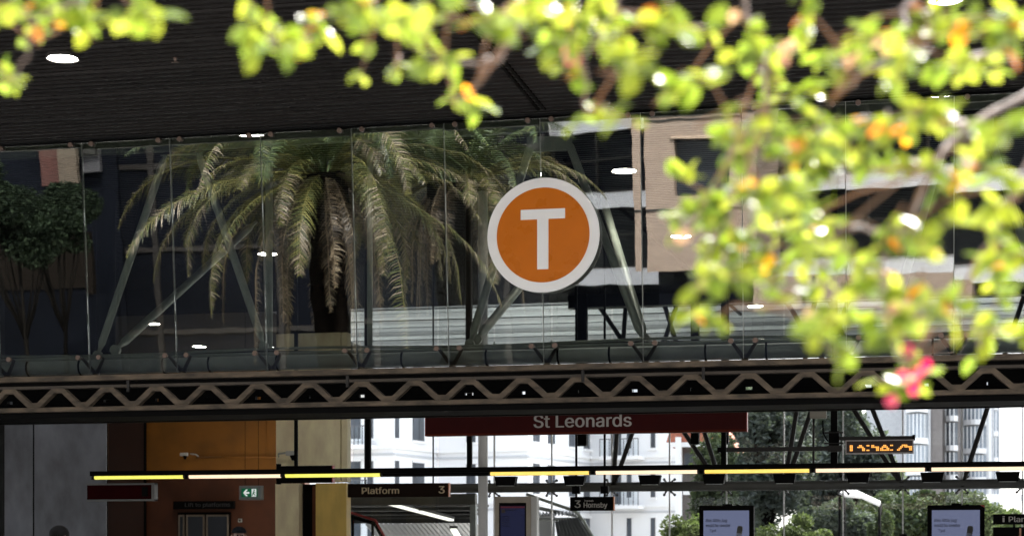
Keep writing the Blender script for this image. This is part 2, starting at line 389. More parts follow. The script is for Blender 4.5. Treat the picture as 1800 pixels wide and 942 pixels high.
strut(P(1850, 584, SY), P(1735, 224, SY), .062, M_tube, 'diagonal_strut', 'right leg of the strut pair at the frame edge behind leaves')
for a, b, lab in ((293, 346, 'steel node plate above the palm reflection'), (938, 994, 'steel node plate above the round orange sign'), (1668, 1735, 'steel node plate behind the leafy branches')):
    pa, pb = P(a, 250, SY), P(b, 250, SY)
    o = MB().prism([(pa.x - .1, pa.z - .15), (pb.x + .1, pa.z - .15), (pb.x + .1, CE), (pa.x - .1, CE)], SY - .02, SY + .02).build('node_plate', M_tube)
    tag(o, lab, 'plate')
def cz(px, py): return PC(px, py, CE - .02)
inner = [((203, 615), (450, 390), 'inner roof strut leaning right behind the palm reflection'),
         ((838, 596), (1046, 345), 'inner roof strut rising behind the orange sign from the left'),
         ((1134, 596), (1058, 345), 'inner roof strut standing steeply right of the orange sign')]
for a, b, lab in inner:
    strut(P(a[0], a[1], 27.3), cz(*b), .07, M_tube, 'roof_strut', lab)
def post(px, Y, z0, z1, r, m, lab, name='tube_post'):
    x = P(px, 600, Y).x
    return tag(MB().tube([(x, Y, z0), (x, Y, z1)], r, 16).build(name, m), lab, 'post')
post(650, 27.6, 3.6, CE, .045, M_tube, 'thin grey post behind the glass below the palm reflection')
post(473, 27.9, 3.6, CE, .06, M_tube, 'grey post behind the glass beside the right strut leg')
post(824, 29, 3.9, CE, .055, M_dark, 'thin dark post behind the glass left of the orange sign')
post(186, 29.5, 3.9, CE, .17, M_black, 'thick black column behind the glass beside the dark trees')
strut(P(232, 450, 28.5), P(268, 250, 28.5), .05, M_black, 'dark_strut', 'thin black rod leaning beside the thick black column')

# ------------------------------------------------------------------ lattice beam
TY = 25.72
beam = thing('lattice_beam', 'long weathered tan lattice beam with zigzag web under the glass', 'beam', (gx, TY, zz(700)))
X0, X1 = -24, 14
MB().box(X0, X1, TY - .10, TY + .10, zz(656), zz(646)).build('top_chord', M_beam, beam, .006)
MB().box(X0, X1, TY + .02, TY + .2, zz(663) , zz(656)-.003).build('recess_strip', M_black, beam)
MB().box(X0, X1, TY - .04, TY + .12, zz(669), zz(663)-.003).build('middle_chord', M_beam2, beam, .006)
MB().box(X0, X1, TY - .10, TY + .10, zz(712), zz(703.6)).build('bottom_chord', M_beam, beam, .006)
MB().box(X0, X1, TY - .03, 26.6, zz(729) + .055, zz(712) - .003).build('underbeam', M_black, beam)
zt, zb_ = zz(668.5), zz(703.2); th = .072
pitch = .815; xph = P(731, 668, TY).x
sec = 0
k0 = int((X0 - xph) / pitch); k1 = int((X1 - xph) / pitch)

for k in range(k0, k1):                            # one cranked web piece per wave, butted end to end
    xa = xph + k * pitch; f2 = .10; run = (pitch - 2*f2*1.0)/2
    # centre of the peak at xa ; valley centre at xa+pitch/2
    e = .035
    pts_top = [(xa - f2, zt), (xa + f2, zt), (xa + pitch/2 - f2 + e, zb_ + th), (xa + pitch/2 + f2 - e, zb_ + th), (xa + pitch - f2, zt)]
    pts_bot = [(xa + pitch - f2 - e*.2 + e*1.0 - e*.8, zt - th*1.35), (xa + pitch/2 + f2 + e*.2, zb_), (xa + pitch/2 - f2 - e*.2, zb_), (xa + f2 - e*0, zt - th*1.35 )]
    m = MB()
    A = [(xa - pitch*0 , zt), (xa + f2, zt), (xa + pitch/2 - f2*.62, zb_ + th), (xa + pitch/2, zb_ + th)]
    B = [(xa, zt - th), (xa + f2*.62, zt - th), (xa + pitch/2 - f2, zb_), (xa + pitch/2, zb_)]
    for s in (0, 1):
        T = A if s == 0 else [(2*xa + pitch - x, z) for x, z in A]
        U = B if s == 0 else [(2*xa + pitch - x, z) for x, z in B]
        for i in range(3):
            q = [U[i], U[i+1], T[i+1], T[i]]
            if s: q = q[::-1]
            m.prism(q, TY - .06, TY + .06)
    m.build('web_member', M_beam, beam)
for px in (231, 615, 1027, 1238, 1686):
    x = P(px, 680, TY).x
    MB().box(x - .02, x + .02, TY - .13, TY - .1, zz(678), zz(657)).build('joint_strap', M_dark, beam)

# ------------------------------------------------------------------ T roundel
sc_ = P(953, 412, 25.80); cx, cz_ = sc_.x, sc_.z
rs = thing('round_sign', 'round orange sign with white ring and white letter T on the glass', 'sign', (cx, 25.9, cz_))
MB().disc(cx, cz_, .835, 25.86, 25.90, 96).build('ring', M_ring, rs, .004)
MB().disc(cx, cz_, .69, 25.85, 25.859, 96).build('disc', M_orange, rs)
w1, w2, t1 = .33, .083, .145
MB().prism([(cx - w1, cz_ + .37 - t1 + .005), (cx - w2, cz_ + .37 - t1 + .005), (cx - w2, cz_ - .50), (cx + w2, cz_ - .50), (cx + w2, cz_ + .37 - t1 + .005), (cx + w1, cz_ + .37 - t1 + .005), (cx + w1, cz_ + .375), (cx - w1, cz_ + .375)], 25.842, 25.849).build('letter', M_ring, rs)
for dx, dz in ((-.5, .5), (.5, .5), (-.5, -.5), (.5, -.5)):
    MB().tube([(cx + dx, 25.9, cz_ + dz), (cx + dx, 25.985, cz_ + dz)], .03, 10).build('standoff', M_dark, rs)

# ------------------------------------------------------------------ downlights
def downlight(px, py, lab, r=.19):
    p = PS(px, py); CE = p.z
    t = thing('downlight', lab, 'light', (p.x, p.y, CE))
    MB().tube([(p.x, p.y, CE + .1), (p.x, p.y, CE - .025)], r + .025, 28, False).build('rim', M_dark, t)
    MB().tube([(p.x, p.y, CE + .02), (p.x, p.y, CE - .02)], r, 28).build('diffuser', M_down, t)
for px, py, lab in ((110, 101, 'bright round downlight alone in the outer soffit below yellow leaves'),
    (1662, -2, 'round downlight in the outer soffit cut by the top frame edge'),
    (1097, 299, 'largest oval downlight seen through the glass right of the orange sign'),
    (1197, 414, 'downlight behind the left fringe of the big leafy branch'),
    (1328, 537, 'small downlight below the leafy branch near the reflected beige wall'),
    (470, 445, 'downlight behind the hanging palm fronds reflected in the glass'),
    (268, 568, 'downlight low between the two strut bases under the palm reflection'),
    (350, 608, 'downlight just above the pipes in front of the orange glow'),
    (472, 610, 'downlight just above the pipes beside the right strut base'),
    (76, 507, 'thin distant downlight at the far left of the glass front')):
    downlight(px, py, lab, .19 if py > 200 else .185)
for px, py, lab in ((308, 104, 'tiny brass sprinkler head in the plain soffit'), (849, 71, 'tiny brass sprinkler head beside the soffit seam')):
    p = PS(px, py); t = thing('sprinkler', lab, 'sprinkler', p)
    MB().tube([(p.x, p.y, p.z + .03), (p.x, p.y, p.z - .04)], [.035, .012], 10).build('body', M_copper, t)
    MB().box(p.x - .05, p.x + .05, p.y - .02, p.y + .02, p.z - .05, p.z - .045).build('deflector', M_copper, t)

# ------------------------------------------------------------------ light rail and what hangs there
RY = 29.6
def zr(py, Y=RY): return P(900, py, Y).z
rail = thing('light_rail', 'long black rail carrying a line of fluorescent tubes', 'light rail', (P(900, 830, RY).x, RY, zr(830)))
rx0, rx1 = P(160, 830, RY).x, 14
MB().box(rx0, rx1, RY - .05, RY + .10, zr(829), zr(820)).build('channel', M_black, rail)
MB().box(rx0, rx1, RY + .02, RY + .12, zr(835), zr(829) - .002).build('reflector', M_black, rail)
M_ty = mat('yellow_fluorescent_tube', (.9, .9, .5), .4, emit=em(226, 218, 70), es=1.1)
M_tyd = mat('golden_fluorescent_tube', (.9, .8, .4), .4, emit=em(250, 205, 85), es=1.1)
M_tp = mat('pink_fluorescent_tube', (.9, .8, .7), .4, emit=em(255, 218, 178), es=1.15)
tubes = [(165, 326, M_ty), (331, 497, M_tp), (500, 672, M_ty), (860, 1039, M_tyd), (1045, 1229, M_tp), (1236, 1426, M_tyd), (1431, 1629, M_tp), (1634, 1835, M_tp)]
desc = ['yellow green fluorescent tube at the left end of the rail', 'pinkish tube across the orange wall', 'yellow tube crossing the cream column', 'golden tube right of the white post', 'pale pink tube above the small Hornsby sign', 'golden tube left of the clock mast', 'pale peach tube under the clock display', 'pale peach tube at the right frame edge']
for (a, b, m), d in zip(tubes, desc):
    xa, xb = P(a, 831, RY).x, P(b, 831, RY).x
    t = thing('fluorescent_tube', d, 'lamp', (xa, RY - .02, zr(831)))
    MB().tube([(xa + .03, RY - .02, zr(831.5)), (xb - .03, RY - .02, zr(831.5))], .036, 14).build('tube', m, t)
    MB().tube([(xa, RY - .02, zr(831.5)), (xa + .03, RY - .02, zr(831.5))], .03, 12).build('end_cap', M_dark, t)
    MB().tube([(xb - .03, RY - .02, zr(831.5)), (xb, RY - .02, zr(831.5))], .03, 12).build('end_cap', M_dark, t)
hx = {647: 'dark hanger post left of the St Leonards sign', 825: 'dark hanger post under the left part of the red sign', 1272: 'dark hanger post at the right part of the red sign'}
for px, lab in hx.items():
    x = P(px, 780, RY).x; tag(MB().box(x - .04, x + .04, RY - .02, RY + .06, zr(820) + .002, CE).build('hanger_post', M_black), lab, 'post')
boxes = [(889, 'beside the white post'), (1010, 'left of the Hornsby sign'), (1142, 'right of the Hornsby sign'), (1255, 'below the red sign end'), (1379, 'left of the clock mast'), (1508, 'below the clock display'), (1638, 'above the advertising screen with red corner'), (1771, 'at the right frame edge')]
for px, lab in boxes:
    x = P(px, 845, RY).x
    t = thing('floodlight', 'black wedge floodlight under the light rail ' + lab, 'light', (x, RY, zr(836)))
    MB().prism([(x - .15, zr(853)), (x + .16, zr(853)), (x + .19, zr(837)), (x - .18, zr(837))], RY - .08, RY + .1).build('housing', M_black, t, .004)
    MB().box(x - .13, x + .13, RY - .06, RY + .08, zr(853.6), zr(853) - .001).build('lens', M_pipe, t)
# St Leonards sign
NY = 28.9
a, b = P(748, 745, NY).x, P(1312, 745, NY).x
t = thing('station_sign', 'long dark red station name sign reading St Leonards', 'sign', ((a+b)/2, NY, zr(764, NY)))
MB().box(a, b, NY, NY + .16, zr(764, NY), zr(715, NY)).build('board', M_redsign, t, .006)
MB().box(a - .01, a, NY - .005, NY + .165, zr(764, NY), zr(715, NY)).box(b, b + .012, NY - .005, NY + .165, zr(764, NY), zr(715, NY)).build('end_trim', M_redtrim, t)
MB().box(a, b, NY - .004, NY - .001, zr(764, NY), zr(760, NY)).build('lower_band', mat('rust_red_band', (.09, .012, .004), .5, spec=.1), t)
x0, x1 = P(938, 745, NY).x, P(1109, 745, NY).x
text('lettering', 'St Leonards', M_greytext, t, x0, zr(752, NY), NY - .002, (752 - 729) / F * 29.2 * .98, x1 - x0, bold=.002)
# white post
x = P(849, 850, 31).x
tag(MB().tube([(x, 31, 0), (x, 31, CE)], .085, 28).build('white_post', M_white), 'tall round white post standing right of the Platform 3 sign', 'post')
# small red sign box at the left end of the rail
LY = 30.2
a, b = P(153, 860, LY).x, P(272, 860, LY).x
t = thing('lightbox_sign', 'dark red box sign with pale metal frame under the rail end', 'sign', (a, LY, zr(880, LY)))
zt_, zb2 = P(210, 849, LY).z, P(210, 880, LY).z
MB().box(a, b - .06, LY, LY + .12, zb2 + .03, zt_ - .03).build('panel', mat('dark_maroon_panel', (.02, .0008, .0015), .8, spec=.04), t)
MB().box(a, b, LY - .01, LY + .13, zt_ - .03, zt_).box(a, b, LY - .01, LY + .13, zb2, zb2 + .03).box(b - .058, b, LY - .012, LY + .132, zb2 - .002, zt_ + .002).build('frame', mat('dull_grey_frame', (.13, .13, .13), .6), t)
MB().box(b - .24, b - .13, LY - .02, LY - .001, zb2 + .08, zt_ - .07).build('socket', M_black, t)
# black sign case on the cream column
a, b = P(490, 832, 33).x, P(584, 832, 33).x
t = thing('sign_case', 'black flat display case crossing the cream column behind the rail', 'case', (a, 33, P(500, 848, 33).z))
MB().box(a, b, 33, 33.12, P(540, 848, 33).z, P(540, 818, 33).z).build('case', M_black, t, .01)
MB().tube([(a - .02, 33.05, P(540, 850, 33).z), (a - .02, 33.05, P(540, 814, 33).z)], .05, 10).build('clamp', M_black, t)
MB().box(b, b + .01, 32.99, 33.13, P(540, 848, 33).z, P(540, 818, 33).z).build('edge_strip', M_redtrim, t)
MB().box(a+.3, a+.36, 33.03, 33.09, P(540, 818, 33).z, CE).build('hanger', M_black, t)
# CCTV cameras and conduit on the orange wall and column
def cctv(px, py, Y, s, lab):
    p = P(px, py, Y); t = thing('security_camera', lab, 'camera', p)
    x, z = p.x, p.z
    MB().box(x - .17, x + .1, Y - .1, Y + .02, z - .02, z + .09).build('housing', M_white, t, .02)
    MB().tube([(x + .0, Y - .04, z - .02), (x + .01, Y - .05, z - .13)], [.08, .035], 14).build('dome', M_black, t)
    MB().tube([(x - s*.17, Y, z + .05), (x - s*.38, Y + .0, z + .03), (x - s*.42, Y + .12, z - .03)], .022, 8).build('bracket', M_pipe, t)
cctv(516, 799, 40.8, 1, 'white security camera mounted on the cream column')
cctv(326, 800, OY - .3, -1, 'white security camera on the orange wall')
o = MB().tube([P(345, 803, OY - .05), P(485, 803, OY - .05)], .03, 8).tube([P(468, 735, OY - .05), P(468, 803, OY - .05)], .02, 8).build('wall_conduit', M_orangewall)
tag(o, 'orange painted conduit running along the orange wall to the column', 'conduit')
MB().box(*[P(q, 800, OY - .1).x for q in (254, 256)], OY - .15, OY - .02, 0, CE).build('wall_joint', M_black, hall)
MB().box(P(190, 800, OY - .1).x, P(253, 800, OY - .1).x, OY - .1, OY - .01, 0, CE).build('wall_panel', mat('dark_red_brown_panel', (.035, .011, .005), .6), hall)
# exit sign
EY = 40
a, b = P(420, 865, EY).x, P(459, 865, EY).x
za, zb3 = P(440, 853, EY).z, P(440, 878, EY).z
t = thing('exit_sign', 'green running man exit sign with white arrow in grey box', 'sign', ((a+b)/2, EY, zb3))
MB().box(a, b, EY, EY + .18, zb3, za).build('box', mat('grey_sign_box', (.25, .27, .29), .5), t, .01)
M_exg = mat('lit_exit_green', (.01, .10, .05), .4, emit=em(10, 75, 50), es=1); M_exw = mat('lit_exit_white', (.8, .8, .8), .5, emit=em(200, 205, 205), es=.8)
h3 = za - zb3; w3 = b - a
MB().box(a + w3*.12, b - w3*.16, EY - .006, EY - .001, zb3 + h3*.22, za - h3*.2).build('face', M_exg, t)
zc = (zb3 + za) / 2
xa = a + w3*.2
MB().prism([(xa, zc), (xa + .07, zc - .08), (xa + .115, zc - .08), (xa + .065, zc - .022), (xa + .15, zc - .022), (xa + .15, zc + .022), (xa + .065, zc + .022), (xa + .115, zc + .08), (xa + .07, zc + .08)], EY - .012, EY - .007).build('arrow', M_exw, t)
xd = b - w3*.42
MB().box(xd, xd + .115, EY - .012, EY - .007, zc - .09, zc + .09).build('doorway', M_exw, t)
mm = MB().disc(xd + .065, zc + .06, .016, EY - .018, EY - .013, 12)
for q in ([(.05,.04),(.02,-.02),(.045,-.03),(.078,.03)], [(.03,-.02),(.005,-.07),(.02,-.075),(.05,-.025)], [(.04,-.015),(.085,-.07),(.1,-.06),(.055,-.005)], [(.06,.035),(.1,.0),(.095,-.012),(.055,.015)]):
    mm.prism([(xd + u, zc + v) for u, v in q], EY - .018, EY - .013)
mm.build('running_man', M_exg, t)
MB().tube([(a + .12, EY + .09, za), (a + .12, EY + .09, CE)], .006, 6).tube([(b - .1, EY + .09, za), (b - .1, EY + .09, CE)], .006, 6).build('drop_rod', M_black, t)
# lift
a, b = P(314, 925, OY - .1).x, P(402, 925, OY - .1).x
zt_ = P(360, 904, OY - .1).z
t = thing('lift_doors', 'steel framed glass lift doors in the orange wall', 'lift', ((a+b)/2, OY - .1, 0))
w3 = b - a
MB().box(a - .05, b + .05, OY - .07, OY - .01, 0, zt_ + .08).build('surround', M_black, t)
for q0, q1 in ((0, .12), (.16, .52), (.56, 1)):
    x0, x1 = a + w3*q0, a + w3*q1
    d = MB().box(x0, x0 + .05, OY - .14, OY - .08, 0, zt_).box(x1 - .05, x1, OY - .14, OY - .08, 0, zt_).box(x0 + .051, x1 - .051, OY - .14, OY - .08, zt_ - .06, zt_).build('door', mat('bronze_steel', (.30, .25, .2), .35, .6), t)
    MB().box(x0 + .051, x1 - .051, OY - .12, OY - .10, 0, zt_ - .061).build('pane', M_glassd, d)
a, b = P(304, 886, OY - .4).x, P(411, 886, OY - .4).x
t = thing('lift_sign', 'black sign over the lift doors reading Lift to platforms', 'sign', ((a+b)/2, OY - .4, P(360, 894, OY - .4).z))
MB().box(a, b, OY - .4, OY - .25, P(360, 894, OY - .4).z, P(360, 880, OY - .4).z).build('board', M_black, t, .01)
text('lettering', 'Lift to platforms', mat('dim_lettering', (.03, .03, .034), .6), t, P(325, 890, OY - .4).x, P(360, 890, OY - .4).z, OY - .402, .14, P(404, 890, OY - .4).x - P(325, 890, OY - .4).x)
t = thing('wall_switch', 'small grey call panel on the orange wall above the capped man', 'switch', P(421, 914, OY - .1))
p = P(421, 914, OY - .1); MB().box(p.x - .06, p.x + .06, OY - .07, OY - .01, p.z - .06, p.z + .06).build('plate', M_pipe, t); MB().box(p.x - .03, p.x + .03, OY - .08, OY - .071, p.z - .03, p.z + .03).build('button', M_dark, t)
# Platform 3 sign
QY = 38
a, b = P(611, 860, QY).x, P(788, 860, QY).x
z0, z1 = P(700, 873, QY).z, P(700, 849, QY).z
t = thing('platform_sign', 'dark brown hanging sign reading Platform 3 in tan letters', 'sign', ((a+b)/2, QY, z0))
MB().box(a, b, QY, QY + .14, z0, z1).build('board', M_brownsign, t, .006)
MB().box(b, b + .012, QY - .004, QY + .144, z0, z1).build('edge_strip', mat('orange_strip', (.5, .14, .03), .5), t)
text('lettering', 'Platform', M_tantext, t, P(636, 860, QY).x, P(700, 867, QY).z, QY - .002, (867-855)/F*QY, P(701, 860, QY).x - P(636, 860, QY).x, bold=.002)
text('number', '3', M_tantext, t, P(771, 860, QY).x, P(700, 867, QY).z, QY - .002, (867-854)/F*QY, P(781, 860, QY).x - P(771, 860, QY).x, bold=.002)
for q in (640, 760):
    x = P(q, 860, QY).x; MB().tube([(x, QY + .07, z1), (x, QY + .07, CE)], .018, 8).build('drop_rod', M_dark, t)
# departures totem
DY = 33
a, b = P(870, 900, DY).x, P(933, 900, DY).x; zt_ = P(900, 872, DY).z
t = thing('departure_totem', 'beige framed departure board with dim blue list screen', 'screen', ((a+b)/2, DY, 0))
M_totem = mat('beige_grey_frame', (.34, .30, .25), .6)
xs0, xs1 = P(877, 900, DY).x, P(925, 900, DY).x; zs = P(900, 883, DY).z
MB().box(a, xs0, DY, DY + .2, 0, zt_).box(xs1, b, DY, DY + .2, 0, zt_).box(xs0, xs1, DY, DY + .2, zs, zt_).build('frame', M_totem, t)
MB().box(b + .001, b + .11, DY + .02, DY + .24, 0, zt_ - .004).build('side_panel', M_white, t)
MB().box(xs0, xs1, DY + .015, DY + .1, .9, zs).build('bezel', M_black, t)
M_scr = mat('dim_blue_screen', (.004, .004, .012), .3, spec=.2, emit=em(30, 33, 54), es=1)
MB().box(xs0 + .03, xs1 - .03, DY + .005, DY + .014, .95, zs - .06).build('screen', M_scr, t)
MB().box(xs0 + .03, xs1 - .03, DY + .0, DY + .004, zs - .10, zs - .065).build('red_header', mat('dim_red', (.02, .002, .004), .4, emit=em(55, 10, 25), es=1), t)
M_scrt = mat('dark_screen_text', (.004, .004, .012), .5)
sx = xs0 + .05
MB().box(sx, sx + .07, DY + .0, DY + .004, zs - .19, zs - .12).build('line_badge', mat('dim_brown_badge', (.04, .025, .01), .5), t)
text('line_name', 'Northern', M_scrt, t, sx + .09, zs - .15, DY + .003, .035); 
for i, s_ in enumerate(('Wollstonecraft', 'Waverton', 'North Sydney', 'Milsons Point', 'Wynyard', 'Town Hall')):
    text('stop_name', s_, M_scrt, t, sx, zs - .26 - i * .038, DY + .003, .02, .11 + .015 * (len(s_) % 5), bold=.002)
text('time_text', '2 min', M_scrt, t, xs1 - .11, zs - .255, DY + .003, .022, .06)
# Hornsby sign
HY = 35
a, b = P(1002, 885, HY).x, P(1078, 885, HY).x; z0, z1 = P(1040, 897, HY).z, P(1040, 872.5, HY).z
t = thing('platform_sign', 'small black hanging sign reading 3 Hornsby on two brackets', 'sign', ((a+b)/2, HY, z0))
MB().box(a, b, HY, HY + .12, z0, z1).build('board', M_black, t, .004)
MB().box(b, b + .015, HY - .003, HY + .123, z0, z1).build('edge_strip', MATS['orange_strip'], t)
text('number', '3', M_greytext, t, P(1010, 885, HY).x, P(1040, 891.5, HY).z, HY - .002, (13)/F*HY, P(1020, 885, HY).x - P(1010, 885, HY).x, bold=.002)
text('lettering', 'Hornsby', M_greytext, t, P(1026, 885, HY).x, P(1040, 891.5, HY).z, HY - .002, 9/F*HY, P(1067, 885, HY).x - P(1026, 885, HY).x, bold=.002)
text('small_lettering', 'Towards', M_greytext, t, P(1027, 885, HY).x, P(1040, 881, HY).z, HY - .002, 3/F*HY, P(1043, 885, HY).x - P(1027, 885, HY).x)
for q in (1012, 1062):
    x = P(q, 865, HY).x
    MB().box(x - .075, x + .075, HY + .0, HY + .12, P(1040, 867, HY).z, P(1040, 854, HY).z).box(x - .02, x + .02, HY + .04, HY + .08, z1, P(1040, 867, HY).z - .001).box(x - .02, x + .02, HY + .04, HY + .08, P(1040, 854, HY).z + .001, CE).build('bracket', M_black, t)
# advertising screens
def adscreen(px0, px1, Y, pyt, lab, red):
    a, b = P(px0, 900, Y).x, P(px1, 900, Y).x; zt_ = P((px0+px1)/2, pyt, Y).z; w = b - a
    t = thing('advertising_screen', lab, 'screen', ((a+b)/2, Y, 0))
    MB().box(a, b, Y, Y + .2, .5, zt_).build('housing', M_black, t, .01)
    MB().box(a + w*.32, b - w*.32, Y + .03, Y + .17, 0, .499).build('foot', M_black, t)
    m = MB().box(a + w*.42, a + w*.60, Y + .05, Y + .15, zt_, zt_ + .03)
    m.box(a + w*.67, a + w*.73, Y + .05, Y + .15, zt_, zt_ + .015); m.build('top_bracket', M_black, t)
    sa, sb, st = a + w*.08, b - w*.085, zt_ - w*.09
    MB().box(sa, sb, Y - .008, Y - .001, .7, st).build('screen', mat('pale_blue_screen', (.02, .02, .03), .1, 0, .1, .6, spec=.4, emit=em(96, 103, 130), es=1), t)
    mt = mat('ad_lettering', (.02, .02, .05), .5); sw = sb - sa
    text('lettering', 'this little jug', mt, t, sa + sw*.05, st - sw*.25, Y - .011, sw*.07, sw*.47, shear=.2)
    text('lettering', 'would be sweeter', mt, t, sa + sw*.05, st - sw*.36, Y - .011, sw*.07, sw*.54)
    text('lettering', 'Zyd', mt, t, sa + sw*.13, st - sw*.47, Y - .011, sw*.06, sw*.14)
    # bottle picture on the screen
    bx, bz = sa + sw*.78, st - sw*.62
    def tilt(poly): 
        c_, s_ = math.cos(R(-8)), math.sin(R(-8)); return [(bx + (u*c_ - v*s_)*sw, bz + (u*s_ + v*c_)*sw) for u, v in poly]
    MB().prism(tilt([(-.07,-.1),(.05,-.1),(.05,.24),(.03,.28),(-.05,.28),(-.07,.24)]), Y - .012, Y - .009).build('bottle_picture', mat('olive_print', (.05, .05, .045), .5), t)
    MB().prism(tilt([(-.07,-.03),(.05,-.03),(.05,.12),(-.07,.12)]), Y - .015, Y - .0125).build('bottle_label', mat('pale_print', (.22, .24, .33), .5), t)
    if red: 
        MB().prism([(b - w*.08, zt_ - .002), (b - w*.005, zt_ - w*.05), (b - w*.005, zt_ - .002)], Y - .006, Y - .001).build('red_corner', M_redtrim, t)
adscreen(1229, 1325, 33.5, 888, 'black framed advertising screen left of centre without red corner', False)
adscreen(1630, 1731, 33.5, 887, 'black framed advertising screen with a red top corner', True)
# Plan sign
a, b = P(1746, 911, 32).x, P(1746, 911, 32).x + 1.25
t = thing('information_sign', 'black information sign reading i Plan at the right frame edge', 'sign', (a, 32, 0))
z0, z1 = P(1760, 921, 32).z, P(1760, 903, 32).z
MB().box(a, b, 32, 32.1, z0, z1).build('board', M_black, t)
MB().box(a + .33, a + .36, 32.02, 32.08, 0, z0).build('post', M_black, t)
MB().box(a, b, 32, 32.1, .6, P(1760, 926, 32).z).build('map_case', M_black, t)
text('icon', 'i', M_greytext, t, a + .15, z0 + .04, 31.998, .1, .035, bold=.004); text('lettering', 'Plan your trip', M_greytext, t, P(1773, 911, 32).x, z0 + .04, 31.998, .095, .88, bold=.002)
MB().box(a + .43, a + .46, 31.99, 31.999, .9, P(1760, 928, 32).z).build('poster_strip', mat('peach_print', (.5, .25, .15), .5), t)
# clock mast
MY = 30.4
x = P(1466, 770, MY).x; zr2 = lambda py: P(1466, py, MY).z
t = thing('clock_mast', 'dark mast with pipe arms, clamps and hanging cable carrying the clock', 'mast', (x, MY, zr2(815)))
MB().box(x - .055, x + .055, MY, MY + .1, zr2(820), CE).build('mast', M_black, t)
MB().box(x - .085, x + .085, MY - .03, MY + .13, zr2(783), zr2(757)).build('clamp_block', M_black, t, .01)
for z_ in (zr2(760), zr2(779)):
    MB().tube([(x - .16, MY - .02, z_), (x + .15, MY - .02, z_)], .014, 8).build('clamp_bolt', M_dark, t)
xl = P(1262, 788, MY).x
MB().box(xl, x + .14, MY - .09, MY - .035, zr2(792), zr2(784.5)).build('cross_bar', M_dark, t)
MB().box(xl, xl + .09, MY - .1, MY + .02, zr2(793), zr2(783.5)).build('bar_end', M_black, t)
MB().box(x - .1, x + .13, MY - .1, MY - .0, zr2(794), zr2(783)).build('bar_clamp', M_dark, t)
xr = P(1607, 768, MY).x
MB().box(x + .06, xr, MY - .02, MY + .06, zr2(774), zr2(767.5)).build('arm', M_dark, t)
MB().box(xr - .03, xr + .015, MY - .04, MY + .08, zr2(775), zr2(766)).build('arm_end', M_black, t)
bx = x - .07
MB().tube([(P(1446, 738, MY).x, MY, zr2(738)), (P(1447, 760, MY).x, MY, zr2(760)), (P(1453, 775, MY).x, MY, zr2(772)), (x - .05, MY, zr2(778))], .012, 8).build('cable', M_black, t)
# junction box
t = thing('junction_box', 'beige electrical junction box with two cable glands beside the mast', 'box', P(1439, 736, MY))
a, b = P(1424, 727, MY).x, P(1453, 727, MY).x
MB().box(a, b, MY - .08, MY + .06, zr2(735), zr2(712)).build('box', mat('box_beige', (.24, .22, .18), .6), t, .01)
MB().box(a, b - .02, MY - .09, MY - .081, zr2(733), zr2(714)).build('lid', mat('box_lid', (.27, .25, .21), .6), t)
MB().tube([(P(1430, 736, MY).x, MY, zr2(735)), (P(1430, 822, MY).x, MY, zr2(822))], .02, 8).build('cable', M_dark, t)
MB().box(b, x - .05, MY, MY + .04, zr2(722), zr2(719)).build('bracket', M_black, t)
# clock display
KY = 30.2
a, b = P(1488, 785, KY).x, P(1604, 785, KY).x; zk = lambda py: P(1545, py, KY).z
z0, z1 = zk(795), zk(774.5)
t = thing('clock_display', 'amber dot matrix clock display in a thin pale frame', 'clock', (a, KY, z0))
MB().box(a, b, KY, KY + .12, z0, z1).build('housing', mat('dark_brown_display', (.03, .012, .01), .4), t)
MB().box(a - .018, b + .018, KY - .01, KY + .13, z1, z1 + .018).box(a - .018, b + .018, KY - .01, KY + .13, z0 - .018, z0).box(a - .018, a, KY - .01, KY + .13, z0, z1).box(b, b + .018, KY - .01, KY + .13, z0, z1).build('frame', mat('pale_pink_frame', (.42, .38, .38), .5), t)
MB().box(a + .1, a + .13, KY + .03, KY + .07, z1 + .018, zr2(774)).box(b - .13, b - .1, KY + .03, KY + .07, z1 + .018, zr2(774)).build('hook', M_black, t)
M_amber = mat('amber_led', (.8, .4, .1), .5, emit=em(255, 170, 80), es=1.5)
gl = [(1494, ["11","11","11","11"]), (1507.5, [".11..","1111.","...11","...11"]), (1523.5, ["11","..","..","11"]), (1532, ["11...","11111","...11","...11"]), (1547.5, ["..11..",".1111.","11..11","111111"]), (1565, ["11","..","..","11"]), (1577, ["...11","..11.",".11..","11..."]), (1590, ["11...","11111","...11","...11"])]
pxm = (b - a) / 116.; st = 2.75 * pxm; m = MB()
for gx_, rows in gl:
    for r_, row in enumerate(rows):
        for c_, ch in enumerate(row):
            if ch == '1':
                X = a + (gx_ - 1488) * pxm + c_ * st; Z = zk(781.5) - r_ * st
                m.box(X, X + st*.8, KY - .012, KY - .008, Z - st*.8, Z)
m.build('lit_dots', M_amber, t)

# ------------------------------------------------------------------ rear glass wall
BY = 45.0
rear = thing('rear_glass_wall', 'rear frameless glass wall with pale vertical joints looking onto trees and flats', 'glass wall', (0, BY, 0))
rj = [620, 770, 869, 970, 1076, 1177, 1277, 1378, 1482, 1587, 1691, 1797, 1905, 2015]
RX = [P(q, 900, BY).x for q in rj]
ze = P(900, 868, BY).z; zp = P(900, 858, BY).z
for i in range(len(RX) - 1):
    MB().box(RX[i] + .02, RX[i+1] - .02, BY, BY + .012, .02, CE - .01).build('glass_panel', M_glassb, rear)
for i, x in enumerate(RX):
    if i > 1: MB().box(x - .018, x + .018, BY - .03, BY + .03, .02, P(900, 600, BY).z).build('joint_seal', M_seal, rear)
o = MB().tube([(RX[0], BY - .45, zp), (RX[-1], BY - .45, zp)], .118, 24).build('cross_pipe', mat('dark_grey_pipe', (.075, .075, .07), .5)); tag(o, 'grey steel pipe running across the rear glass wall', 'pipe')
